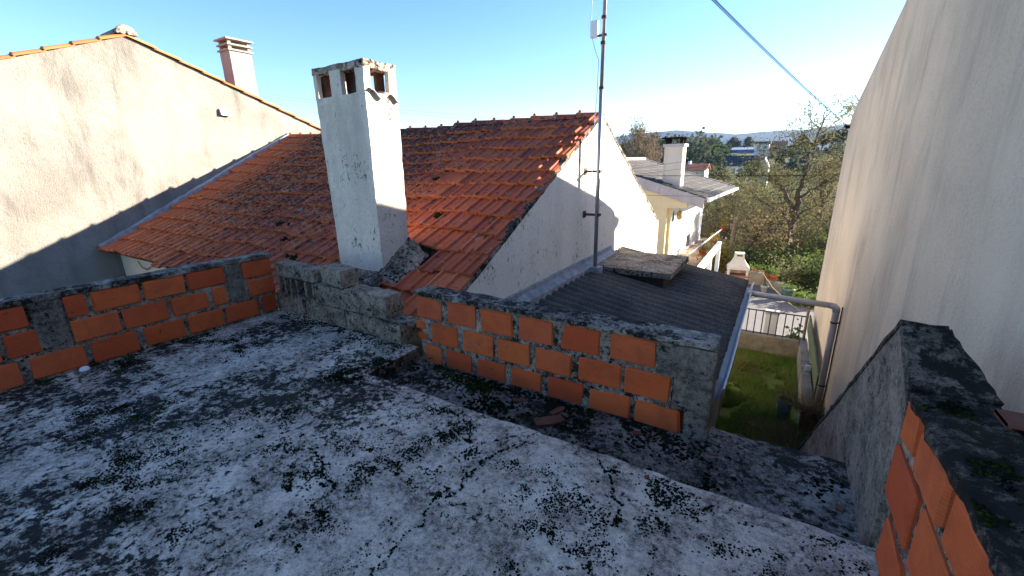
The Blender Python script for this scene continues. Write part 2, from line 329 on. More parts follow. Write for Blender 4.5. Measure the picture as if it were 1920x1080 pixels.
class MB:
    def __init__(s): s.v = []; s.f = []
    def add(s, vs, fs):
        b = len(s.v); s.v += [tuple(v) for v in vs]; s.f += [tuple(i + b for i in f) for f in fs]; return s
    def box(s, x0, x1, y0, y1, z0, z1):
        return s.add([(x0, y0, z0), (x1, y0, z0), (x1, y1, z0), (x0, y1, z0), (x0, y0, z1), (x1, y0, z1), (x1, y1, z1), (x0, y1, z1)],
                     [(0, 3, 2, 1), (4, 5, 6, 7), (0, 1, 5, 4), (1, 2, 6, 5), (2, 3, 7, 6), (3, 0, 4, 7)])
    def prism(s, pts, axis, a, b):
        """polygon pts (2D, in the two other axes in order) extruded along axis from a to b"""
        def mk(p, t): q = list(p); q.insert(axis, t); return tuple(q)
        n = len(pts)
        return s.add([mk(p, a) for p in pts] + [mk(p, b) for p in pts],
                     [tuple(range(n))[::-1], tuple(range(n, 2 * n))] + [(i, (i + 1) % n, n + (i + 1) % n, n + i) for i in range(n)])
    def tube(s, pts, r, n=8, cap=True):
        pts = [Vector(p) for p in pts]; rs = r if isinstance(r, (list, tuple)) else [r] * len(pts)
        base = len(s.v); prev = None
        for i, p in enumerate(pts):
            d = (pts[min(i + 1, len(pts) - 1)] - pts[max(i - 1, 0)]).normalized()
            if prev is None: a = d.orthogonal().normalized()
            else: a = (prev - d * prev.dot(d)); a = a.normalized() if a.length > 1e-5 else d.orthogonal().normalized()
            prev = a; b = d.cross(a)
            for k in range(n):
                t = 2 * math.pi * k / n; s.v.append(tuple(p + (a * math.cos(t) + b * math.sin(t)) * rs[i]))
        for i in range(len(pts) - 1):
            for k in range(n):
                s.f.append((base + i * n + k, base + i * n + (k + 1) % n, base + (i + 1) * n + (k + 1) % n, base + (i + 1) * n + k))
        if cap:
            s.f.append(tuple(base + k for k in range(n))[::-1]); e = base + (len(pts) - 1) * n; s.f.append(tuple(e + k for k in range(n)))
        return s
    def lathe(s, prof, c, n=12):
        base = len(s.v)
        for r, z in prof:
            for k in range(n): t = 2 * math.pi * k / n; s.v.append((c[0] + r * math.cos(t), c[1] + r * math.sin(t), c[2] + z))
        for i in range(len(prof) - 1):
            for k in range(n): s.f.append((base + i * n + k, base + i * n + (k + 1) % n, base + (i + 1) * n + (k + 1) % n, base + (i + 1) * n + k))
        s.f.append(tuple(base + k for k in range(n))[::-1]); e = base + (len(prof) - 1) * n; s.f.append(tuple(e + k for k in range(n)))
        return s
    def rough(s, x0, x1, y0, y1, z0, z1, step=.05, amp=.006, freq=9., seed=0, topamp=None):
        """box with a grid on every face, corners and faces worn by noise"""
        L = (x1 - x0, y1 - y0, z1 - z0); n = [max(1, min(60, int(round(l / step)))) for l in L]; idx = {}; base = len(s.v); off = Vector((seed * 7.3, seed * 3.1, seed * 1.7))
        def vid(i, j, k):
            key = (i, j, k)
            if key not in idx:
                p = Vector((x0 + L[0] * i / n[0], y0 + L[1] * j / n[1], z0 + L[2] * k / n[2]))
                a = amp * (topamp if topamp and k == n[2] else 1)
                p += mnoise.noise_vector(p * freq + off) * a + mnoise.noise_vector(p * freq * 3.7 + off) * a * .5
                e = sum(1 for q, m in zip(key, n) if q in (0, m))
                if e >= 2: p += (Vector(((x0 + x1) / 2, (y0 + y1) / 2, (z0 + z1) / 2)) - p).normalized() * abs(mnoise.noise(p * 23 + off)) * amp * 1.8
                idx[key] = len(s.v); s.v.append(tuple(p))
            return idx[key]
        for i in range(n[0]):
            for j in range(n[1]):
                s.f.append((vid(i, j, 0), vid(i, j + 1, 0), vid(i + 1, j + 1, 0), vid(i + 1, j, 0)))
                s.f.append((vid(i, j, n[2]), vid(i + 1, j, n[2]), vid(i + 1, j + 1, n[2]), vid(i, j + 1, n[2])))
        for i in range(n[0]):
            for k in range(n[2]):
                s.f.append((vid(i, 0, k), vid(i + 1, 0, k), vid(i + 1, 0, k + 1), vid(i, 0, k + 1)))
                s.f.append((vid(i, n[1], k), vid(i, n[1], k + 1), vid(i + 1, n[1], k + 1), vid(i + 1, n[1], k)))
        for j in range(n[1]):
            for k in range(n[2]):
                s.f.append((vid(0, j, k), vid(0, j, k + 1), vid(0, j + 1, k + 1), vid(0, j + 1, k)))
                s.f.append((vid(n[0], j, k), vid(n[0], j + 1, k), vid(n[0], j + 1, k + 1), vid(n[0], j, k + 1)))
        return s
    def make(s, name, mat, parent=None, smooth=False): return mesh(name, s.v, s.f, mat, parent, smooth)

def brick(parent, x0, x1, y0, y1, z0, z1, seed, name='brick', mat='brick', bev=.006, jit=.004):
    rr = random.Random(seed); bm = bmesh.new(); bmesh.ops.create_cube(bm, size=1); g = .005 if name == 'brick' else 0; z0 += g; z1 -= g
    if x1 - x0 > .15: x0 += g; x1 -= g
    if y1 - y0 > .12: y0 += g; y1 -= g
    for v in bm.verts:
        v.co = Vector(((x0 + x1) / 2 + v.co.x * (x1 - x0), (y0 + y1) / 2 + v.co.y * (y1 - y0), (z0 + z1) / 2 + v.co.z * (z1 - z0)))
    bmesh.ops.bevel(bm, geom=bm.edges[:], offset=bev * rr.uniform(.6, 1.8), segments=1, affect='EDGES')
    if name == 'brick' and rr.random() < .4:      # a chipped corner
        k = rr.choice(bm.verts[:]).co.copy(); cc = Vector(((x0 + x1) / 2, (y0 + y1) / 2, (z0 + z1) / 2))
        for v in bm.verts:
            if (v.co - k).length < .03: v.co += (cc - v.co).normalized() * rr.uniform(.008, .02)
    for v in bm.verts: v.co += Vector((rr.uniform(-1, 1), rr.uniform(-1, 1), rr.uniform(-1, 1))) * jit
    me = bpy.data.meshes.new(name); bm.to_mesh(me); bm.free(); me.materials.append(MAT[mat])
    return link(bpy.data.objects.new(name, me), parent)

# ------------------------------------------------------------------ leaves, branches
def quads(C, size, seed=0, aspect=.55, flat=0.):
    """leaf-like quads at centres C"""
    r = np.random.default_rng(seed); n = len(C); C = np.asarray(C)
    a = r.normal(size=(n, 3)); a[:, 2] *= (1 - flat); a /= np.linalg.norm(a, axis=1)[:, None]
    b = np.cross(a, r.normal(size=(n, 3))); b /= np.linalg.norm(b, axis=1)[:, None]
    s = (size * r.uniform(.55, 1.4, n))[:, None]
    V = np.stack([C - a * s, C + b * s * aspect, C + a * s, C - b * s * aspect], 1).reshape(-1, 3)
    return V, np.arange(4 * n)
def leaves(name, C, size, mat, parent=None, seed=0, aspect=.55):
    V, L = quads(C, size, seed, aspect); return bigmesh(name, V, L, 4, [mat], parent)
def blades(name, P, h, w, mats, parent=None, seed=0, lean=.5):
    r = np.random.default_rng(seed); n = len(P); P = np.asarray(P)
    ang = r.uniform(0, 6.283, n); hh = h * r.uniform(.4, 1.3, n); d = np.stack([np.cos(ang), np.sin(ang), 0 * ang], 1)
    t = np.stack([-np.sin(ang), np.cos(ang), 0 * ang], 1) * (w * r.uniform(.6, 1.3, n))[:, None]
    tip = P + d * (hh * lean * r.uniform(.1, 1.6, n))[:, None]; tip[:, 2] += hh
    V = np.stack([P - t, P + t, tip], 1).reshape(-1, 3); mi = (r.random(n) < .16).astype(int) if len(mats) > 1 else None
    return bigmesh(name, V, np.arange(3 * n), 3, mats, parent, mi)
def domes(C, R, Hh, seed=0):
    """low bumpy cushions: 6-sided domes"""
    r = np.random.default_rng(seed); n = len(C); k = 6
    ang = np.linspace(0, 2 * np.pi, k, endpoint=False)[None] + r.uniform(0, 6, (n, 1))
    rr = R[:, None] * r.uniform(.6, 1.35, (n, k)); r2 = rr * .6
    b = np.stack([C[:, 0, None] + rr * np.cos(ang), C[:, 1, None] + rr * np.sin(ang), np.repeat(C[:, 2, None] - .002, k, 1)], 2)
    m = np.stack([C[:, 0, None] + r2 * np.cos(ang + .4), C[:, 1, None] + r2 * np.sin(ang + .4), C[:, 2, None] + Hh[:, None] * r.uniform(.5, 1, (n, k))], 2)
    top = C.copy(); top[:, 2] += Hh
    V = np.concatenate([b, m, top[:, None]], 1).reshape(-1, 3); st = (np.arange(n) * (2 * k + 1))[:, None]
    tri = []
    for i in range(k):
        j = (i + 1) % k; tri += [[i, j, k + i], [j, k + j, k + i], [k + i, k + j, 2 * k]]
    T = (st[:, :, None] + np.array(tri)[None]).reshape(-1)
    return V, T
def grow(mb, tips, p, d, length, rad, depth, rr, spread=.6, up=.15, seg=4, kids=(2, 4)):
    pts = [Vector(p)]; dd = Vector(d).normalized(); rs = [rad]
    for i in range(seg):
        dd = (dd + Vector((rr.gauss(0, .16), rr.gauss(0, .16), rr.gauss(0, .12) + up * .3))).normalized()
        pts.append(pts[-1] + dd * length / seg); rs.append(rad * (1 - .55 * (i + 1) / seg))
        if depth <= 1: tips.append(tuple(pts[-1]))
    mb.tube(pts, rs, 5 if rad > .03 else 3, cap=False)
    if depth == 0: return
    for k in range(rr.randint(*kids)):
        i = rr.randint(max(1, seg // 2), seg); a = rr.uniform(0, 6.283); o = dd.orthogonal().normalized(); o = Matrix.Rotation(a, 3, dd) @ o
        nd = (dd * (1 - spread * .5) + o * spread * rr.uniform(.6, 1.2) + Vector((0, 0, up))).normalized()
        grow(mb, tips, pts[i], nd, length * rr.uniform(.55, .8), rs[i] * .62, depth - 1, rr, spread, up, seg, kids)
def tree(name, label, cat, base, trunks, nleaf, lsize, lmat, seed=0, depth=3, lspread=.22, blen=1.2, brad=.05, group=None, spread=.65, up=.12, bark='bark', extra=None):
    """trunks: list of (points, r0, r1); side branches grow from them; leaves gather round the twigs"""
    rr = random.Random(seed); root = empty(name, base); tag(root, label, cat, group)
    B = Vector(base); mb = MB(); tips = []
    for pts, ra, rb, nb in trunks:
        pts = [Vector(q) - B for q in pts]; q2 = []
        for a_, b_ in zip(pts, pts[1:]): q2 += [a_.lerp(b_, f / 3) + Vector((rr.gauss(0, .05), rr.gauss(0, .05), 0)) * (1 if f else .3) for f in range(3)]
        pts = q2 + [pts[-1]]; n = len(pts); rs = [ra + (rb - ra) * i / (n - 1) for i in range(n)]
        mb.tube(pts, rs, 8, cap=False)
        for k in range(nb):
            f = rr.uniform(.3, 1) ** .8 * (n - 1); i = min(int(f), n - 2); q = pts[i].lerp(pts[i + 1], f - i); a = rr.uniform(0, 6.283)
            d = Vector((math.cos(a), math.sin(a), rr.uniform(.0, .9)))
            grow(mb, tips, q, d, blen * rr.uniform(.6, 1.2), brad * rr.uniform(.5, 1), depth, rr, spread, up)
        tips.append(tuple(pts[-1]))
    mb.make('trunk', bark, root)
    T = np.array(tips); r = np.random.default_rng(seed); i = r.integers(0, len(T), nleaf)
    C = T[i] + r.normal(size=(nleaf, 3)) * lspread
    leaves('crown', C, lsize, lmat, root, seed)
    return root
def crown_tree(name, label, cat, base, height, rx, rz, nleaf, lsize, lmat, seed, group=None, bare=.35, trunk_r=.12):
    """tree whose crown is many clumps of leaves on boughs"""
    rr = random.Random(seed); r = np.random.default_rng(seed); root = empty(name, base); tag(root, label, cat, group)
    mb = MB(); mb.tube([(0, 0, -.3), (.1 * rx * rr.uniform(-1, 1), .1 * rx * rr.uniform(-1, 1), height * .5), (0, 0, height * .92)], [trunk_r, trunk_r * .7, trunk_r * .2], 7, cap=False)
    cl = []
    for k in range(26):
        a = rr.uniform(0, 6.283); q = math.sqrt(rr.random()); zz = rr.uniform(-1, 1); w = math.sqrt(max(0, 1 - zz * zz * .85))
        c = Vector((math.cos(a) * rx * q * w, math.sin(a) * rx * q * w, height * bare + (height * (1 - bare)) * .5 + zz * rz))
        mb.tube([(0, 0, max(.2 * height, c.z * .65)), tuple(c * .55 + Vector((0, 0, c.z * .35))), tuple(c)], [trunk_r * .4, trunk_r * .25, .01], 4, cap=False)
        cl.append(tuple(c))
    mb.make('trunk', 'bark', root)
    T = np.array(cl); i = r.integers(0, len(T), nleaf); sp = r.uniform(.16, .34, len(T))[i][:, None] * rx
    C = T[i] + r.normal(size=(nleaf, 3)) * sp * np.array([1, 1, .75])
    leaves('crown', C, lsize, lmat, root, seed)
    return root

# ------------------------------------------------------------------ ground, hills
def interp(y, tab):
    for (a, za), (b, zb) in zip(tab, tab[1:]):
        if y <= b: t = min(1, max(0, (y - a) / (b - a))); t = t * t * (3 - 2 * t); return za + (zb - za) * t
    return tab[-1][1]
GT = [(-200, -3.0), (17.8, -3.0), (22, -3.35), (32, -4.8), (60, -7.2), (88, -6.2), (108, -4.2), (150, 0), (230, 3.2), (260, 3.2), (320, .5), (420, -4), (800, -6), (3000, -6)]
def gz(x, y):
    z = interp(y, GT)
    if y > 90:
        k = min(1, max(0, (-x / y - .115) / .07)); k = k * k * (3 - 2 * k); z -= k * 3.5 * min(1, (y - 90) / 120)
    if y > 26: z += mnoise.noise(Vector((x * .05, y * .05, 3))) * min(1.2, (y - 26) * .02)
    return z
def make_ground():
    ys = list(np.linspace(-200, -4, 4)) + list(np.arange(0, 60, 2.5)) + list(np.arange(60, 200, 6)) + list(np.arange(200, 480, 12)) + [520, 600, 800, 1200, 1800, 2600, 3200]
    xs = [-3400, -2000, -1100, -700, -450] + list(np.arange(-320, -60, 14)) + list(np.arange(-60, 40, 4)) + list(np.arange(40, 140, 20)) + [200, 400, 900, 1800, 2600]
    V = [(x, y, gz(x, y)) for y in ys for x in xs]; n = len(xs)
    F = [(j * n + i, j * n + i + 1, (j + 1) * n + i + 1, (j + 1) * n + i) for j in range(len(ys) - 1) for i in range(n - 1)]
    struct(mesh('ground', V, F, 'terrain', smooth=True))
make_ground()
def make_hill():
    rid = [(-3400, 95), (-2600, 120), (-1900, 160), (-1400, 150), (-1050, 128), (-848, 136), (-740, 146), (-537, 152), (-454, 143), (-348, 130), (-234, 119), (-151, 123), (-59, 126), (29, 124), (112, 133), (211, 142), (420, 158), (800, 150), (1500, 120), (2600, 90)]
    xs = np.arange(-3400, 2600, 30.); ts = np.linspace(0, 1, 34); V = []
    for t in ts:
        for x in xs:
            r = interp(x, rid); y = 1350 + 1250 * t; z = -14 + (r + 14) * (t ** 1.5)
            z += (mnoise.fractal(Vector((x * .004, y * .004, 1)), .9, 2.1, 5) * 26) * math.sin(math.pi * min(1, t * 1.02)) * (1 - t * .5)
            if t > .97: z += mnoise.noise(Vector((x * .05, 0, 9))) * 2.5
            V.append((x, y, z))
    n = len(xs); rows = len(ts)
    V += [(x, 3100, -14) for x in xs]; rows += 1
    F = [(j * n + i, j * n + i + 1, (j + 1) * n + i + 1, (j + 1) * n + i) for j in range(rows - 1) for i in range(n - 1)]
    struct(mesh('hill', V, F, 'hill', smooth=True))
make_hill()

# ------------------------------------------------------------------ terrace and lower slab
def slab(name, inside, x0, x1, y0, y1, step, z, depth, mat, amp=.004, edge=.012):
    nx = int(round((x1 - x0) / step)); ny = int(round((y1 - y0) / step)); sx = (x1 - x0) / nx; sy = (y1 - y0) / ny
    V = []; F = []; idx = {}
    cell = lambda i, j: 0 <= i < nx and 0 <= j < ny and inside(x0 + (i + .5) * sx, y0 + (j + .5) * sy)
    def vid(i, j, low):
        k = (i, j, low)
        if k not in idx:
            x, y = x0 + i * sx, y0 + j * sy; p = Vector((x, y, z - (depth if low else 0)))
            onb = not all(cell(a, b) for a in (i - 1, i) for b in (j - 1, j))
            if not low: p.z += mnoise.noise(Vector((x * 1.7, y * 1.7, z))) * amp * 2 + mnoise.noise(Vector((x * 14, y * 14, z))) * amp * .6 - (edge * .5 * abs(mnoise.noise(Vector((x * 11, y * 11, 4)))) if onb else 0)
            if onb: w = mnoise.noise_vector(Vector((x * 13, y * 13, z))) * edge; p.x += w.x; p.y += w.y
            idx[k] = len(V); V.append(tuple(p))
        return idx[k]
    for i in range(nx):
        for j in range(ny):
            if not cell(i, j): continue
            F.append((vid(i, j, 0), vid(i + 1, j, 0), vid(i + 1, j + 1, 0), vid(i, j + 1, 0)))
            for (a, b), (di, dj) in (((0, 0), (0, -1)), ((1, 0), (1, 0)), ((1, 1), (0, 1)), ((0, 1), (-1, 0))):
                if not cell(i + di, j + dj):
                    c = {(0, 0): (1, 0), (1, 0): (1, 1), (1, 1): (0, 1), (0, 1): (0, 0)}[(a, b)]
                    F.append((vid(i + a, j + b, 1), vid(i + c[0], j + c[1], 1), vid(i + c[0], j + c[1], 0), vid(i + a, j + b, 0)))
    o = mesh(name, V, F, mat); o.data.materials.append(MAT['gutter_concrete']); o.data.polygons.foreach_set('material_index', [int(len({V[i][2] < z - depth * .6 for i in f}) > 1) for f in F]); return o
struct(slab('terrace_floor', lambda x, y: y < 1.83 or x < -2.39, -4.37, .48, -2.97, 2.37, .045, 0, .16, 'terrace_concrete'))
struct(slab('gutter_slab', lambda x, y: True, -2.42, .605, 1.80, 2.56, .045, -.115, .14, 'gutter_concrete', .008, .02))
struct(MB().box(-4.49, .60, -2.95, 2.36, -3.05, -.27).make('terrace_building_wall', 'grey_render'))

def fbm(x, y, s, o=0): return mnoise.fractal(Vector((x * s, y * s, o)), .8, 2.0, 4)
def scatter_moss():
    r = random.Random(3); P = []; R = []; H = []
    def put(x, y, z, rad, h): P.append((x, y, z)); R.append(rad); H.append(h)
    n = 0
    while n < 760:
        y = .15 + 2.2 * r.random(); x = -4.34 + 4.8 * r.random()
        if y > 1.80 and x > -2.42: continue
        d = fbm(x, y, 1.15, 5) * 1.1 + fbm(x, y, 5.5, 9) * .75
        d += .30 * math.exp(-((x + .18 * y + 2.7) / .8) ** 2) - .08 * (x > -1.4)
        if y > 2.2 and x < -2.5: d += .5
        if x < -4.27: d += .18
        if y > 1.72 and x > -2.4: d += .15
        if d < .22 + r.random() * .34: continue
        n += 1; k = r.choice((4, 8, 14, 24, 40, 60)); sx = .004 * math.sqrt(k) * r.uniform(.8, 2.2); sy = .004 * math.sqrt(k) * r.uniform(.5, 1.2); an = r.gauss(.25, .5)
        for q in range(k):
            u, v = r.gauss(0, sx), r.gauss(0, sy); px, py = x + u * math.cos(an) - v * math.sin(an), y + u * math.sin(an) + v * math.cos(an)
            if px < -4.345 or px > .45 or py > 2.345 or (py > 1.81 and px > -2.40): continue
            rad = r.uniform(.0022, .0055) * (.8 + .25 * y); put(px, py, .001, rad, rad * r.uniform(.25, .6))
    # distinct round tufts
    for k in range(120):
        x = r.uniform(-2.4, .42); y = r.uniform(.5, 1.78)
        for q in range(r.choice((3, 5, 8, 14, 26))): put(x + r.gauss(0, .012), y + r.gauss(0, .010), .001, r.uniform(.003, .007), r.uniform(.003, .007))
    cracks = [[(-1.01, 1.82), (-1.0, 1.72), (-1.09, 1.56), (-1.13, 1.38), (-1.09, 1.28), (-1.16, 1.13), (-1.1, 1.02), (-1.13, .93), (-1.11, .82), (-1.09, .7)],
              [(-.62, 1.80), (-.52, 1.68), (-.46, 1.57), (-.38, 1.46)], [(-2.0, 1.1), (-1.82, 1.07), (-1.75, 1.0), (-1.62, .98)]]
    for c in cracks:
        for (a, b), (e, f) in zip(c, c[1:]):
            for k in range(int(math.hypot(e - a, f - b) / .0065)):
                t = r.random(); w = .0025 + .013 * max(0, mnoise.noise(Vector((a * 9 + t * 3, b * 9, 7))))
                put(a + (e - a) * t + r.gauss(0, w) + .03 * mnoise.noise(Vector((a + (e - a) * t, b + (f - b) * t, 6)) * 14), b + (f - b) * t + r.gauss(0, w) + .030 * mnoise.noise(Vector((a + (e - a) * t, b + (f - b) * t, 0)) * 14), .001, r.uniform(.003, .008), r.uniform(.003, .008))
    V, T = domes(np.array(P), np.array(R), np.array(H), 1)
    tag(bigmesh('moss_cushions', V, T, 3, ['moss_dark']), 'dark crusty moss cushions growing over the grey terrace concrete', 'moss', kind='stuff')
    # lower slab: black mould and brighter moss
    P = []; R = []; H = []
    for k in range(4200):
        x = r.uniform(-2.36, .44); y = r.uniform(1.86, 2.36); d = fbm(x, y, 3, 4) + fbm(x, y, 11, 6) * .5 + .35 * (y > 2.28) + .35 * math.exp(-((x + 1.35) / .55) ** 2)
        if d < .15 + r.random() * .3: continue
        rad = r.uniform(.005, .015); put(x, y, -.113, rad, rad * r.uniform(.3, .8))
    V, T = domes(np.array(P), np.array(R), np.array(H), 2)
    tag(bigmesh('moss_in_gutter', V, T, 3, ['moss_dark']), 'black moss and mould along the sunken gutter below the brick parapet', 'moss', kind='stuff')
    P = []; R = []; H = []
    for (cx, cy, s, n_, z) in ((-1.76, 2.24, .09, 420, -.11), (-1.95, 2.27, .06, 150, -.11), (-2.13, 2.33, .05, 150, -.11), (-1.62, 2.18, .10, 120, -.11), (-4.29, 1.45, .025, 60, 0), (-4.07, .92, .022, 50, 0), (-3.05, .80, .10, 150, 0), (-2.75, .75, .07, 80, 0), (-2.9, 2.31, .25, 160, 0), (-3.8, 2.32, .25, 140, 0), (-2.3, 1.35, .12, 90, 0), (-2.62, 1.0, .12, 70, 0), (-4.31, 1.08, .03, 40, 0), (-4.32, .6, .05, 60, 0)):
        for k in range(n_):
            x = cx + r.gauss(0, s) * 1.2; y = cy + r.gauss(0, s * .6)
            if z < 0: x = max(-2.36, x); y = min(2.36, max(1.88, y))
            else: x = max(-4.345, x); y = min(2.345, y)
            rad = r.uniform(.003, .009); put(x, y, z, rad, rad * r.uniform(.6, 1.3))
    V, T = domes(np.array(P), np.array(R), np.array(H), 3)
    tag(bigmesh('green_moss', V, T, 3, ['moss_green']), 'bright green moss tufts in the gutter corner and along the terrace edges', 'moss', kind='stuff')
scatter_moss()

# ------------------------------------------------------------------ left brick parapet (runs away from us, inner face x = -4.36)
def left_parapet():
    p = tag(empty('brick_parapet'), 'low brick parapet along the left terrace edge, with two concrete-filled gaps', 'brick wall')
    MB().rough(-4.49, -4.375, -2.9, 2.355, -.01, .577, .04, .006, 12, 1).make('mortar_bed', 'mortar', p)
    MB().rough(-4.50, -4.352, -2.9, 2.372, .572, .612, .04, .008, 10, 2).make('coping', 'coping_mortar', p)
    rows = [(.012, .190, [(.20, .51), (.55, .85), (.88, 1.17), (1.21, 1.51), (1.53, 1.83), (1.85, 2.16), (2.19, 2.352), (-.13, .17), (-.45, -.16), (-.78, -.48)]),
            (.208, .382, [(.13, .455), (.475, .65), (.81, 1.09), (1.11, 1.42), (1.44, 1.74), (1.77, 1.90), (2.09, 2.352), (-.19, .10), (-.52, -.22)]),
            (.400, .572, [(.32, .625), (.81, .935), (.96, 1.27), (1.285, 1.58), (1.60, 1.91), (2.06, 2.352), (-.01, .29), (-.33, -.04)])]
    s = 0
    for z0, z1, L in rows:
        for a, b in L: s += 1; brick(p, -4.47, -4.358 + .004 * random.uniform(-1, 1), a, b, z0, z1, s)
    for a, b, c, d, zz in ((.635, .80, .66, .805, .2), (1.92, 2.055, 1.91, 2.085, .2)):
        mb = MB().rough(-4.46, -4.362, a, b, zz, .575, .03, .005, 14, int(a * 10))
        mb.make('concrete_fill', 'pillar_concrete', p)
left_parapet()

def block_wall():
    p = tag(empty('block_wall'), 'crumbling low wall of grey concrete blocks in front of the white chimney', 'block wall')
    s = 500
    for (x0, x1, y0, y1, z0, z1) in ((-4.42, -3.90, 2.376, 2.53, -.01, .170), (-3.885, -3.29, 2.360, 2.53, -.01, .172), (-3.275, -2.80, 2.357, 2.53, -.01, .174), (-2.86 + .075, -2.55, 2.33, 2.50, -.01, .160),
                                     (-3.70, -3.25, 2.358, 2.545, .182, .372), (-3.24, -2.715, 2.350, 2.54, .184, .385), (-4.352, -3.705, 2.376, 2.54, .375, .505)):
        s += 1; mb = MB().rough(x0, x1, y0, y1, z0, z1, .035, .007, 13, s); mb.make('block', 'block_concrete', p)
    # broken hollow block with its webs exposed
    mb = MB().rough(-4.42, -3.72, 2.45, 2.53, .182, .368, .04, .006, 13, 9)
    for x in (-4.30, -4.20, -4.10, -4.0, -3.86, -3.74): mb.rough(x - .016, x + .016, 2.368, 2.46, .186, .366, .03, .006, 16, int(-x * 40))
    mb.rough(-4.34, -3.72, 2.37, 2.46, .178, .20, .04, .004, 12, 4)
    mb.make('broken_block', 'block_concrete', p)
    o = MB().rough(-.17, .17, -.09, .09, 0, .155, .03, .006, 13, 77).make('loose_block', 'block_concrete', p); o.location = (-3.42, 2.45, .394); o.rotation_euler = (0, .03, -.10)
    for k in range(5):
        x = -4.25 + k * .38
        MB().rough(x, x + .30, 2.37, 2.52, .168, .186, .04, .004, 12, k).make('mortar_joint', 'mortar', p)
block_wall()

def mid_parapet():
    p = tag(empty('brick_parapet'), 'waist-low brick parapet in the middle, ending in a grey concrete pillar', 'brick wall')
    MB().rough(-2.37, -.40, 2.386, 2.54, -.125, .452, .035, .007, 12, 11).make('mortar_bed', 'mortar', p)
    MB().rough(-2.405, -.185, 2.364, 2.552, .456, .484, .03, .008, 12, 12).make('coping', 'coping_mortar', p)
    rows = [(.262, .447, [(-2.39, -2.12), (-2.075, -1.80), (-1.76, -1.48), (-1.44, -1.165), (-1.12, -.84), (-.785, -.50)]),
            (.066, .240, [(-2.25, -1.98), (-1.935, -1.65), (-1.62, -1.345), (-1.31, -1.03), (-.99, -.70), (-.685, -.405)]),
            (-.118, .045, [(-2.33, -2.155), (-2.12, -1.855), (-1.82, -1.55), (-1.51, -1.25), (-1.21, -.94), (-.91, -.63), (-.61, -.33)])]
    s = 100
    for z0, z1, L in rows:
        for a, b in L: s += 1; brick(p, a, b, 2.370 + .003 * random.uniform(-1, 1), 2.50, z0 + random.uniform(-.003, .003), z1 + random.uniform(-.003, .003), s)
    brick(p, -2.415, -2.31, 2.374, 2.5, .155, .238, 150); brick(p, -2.40, -2.285, 2.374, 2.5, .068, .142, 151)
    MB().rough(-.49, -.188, 2.366, 2.548, .250, .450, .03, .006, 11, 14).rough(-.395, -.188, 2.367, 2.548, .052, .256, .03, .006, 11, 14).rough(-.318, -.188, 2.368, 2.548, -.13, .058, .03, .006, 11, 14).make('pillar', 'pillar_concrete', p)
    MB().rough(-.40, -.195, 2.42, 2.556, -.60, -.10, .06, .006, 11, 15).make('pillar_foot', 'pillar_concrete', p)
mid_parapet()

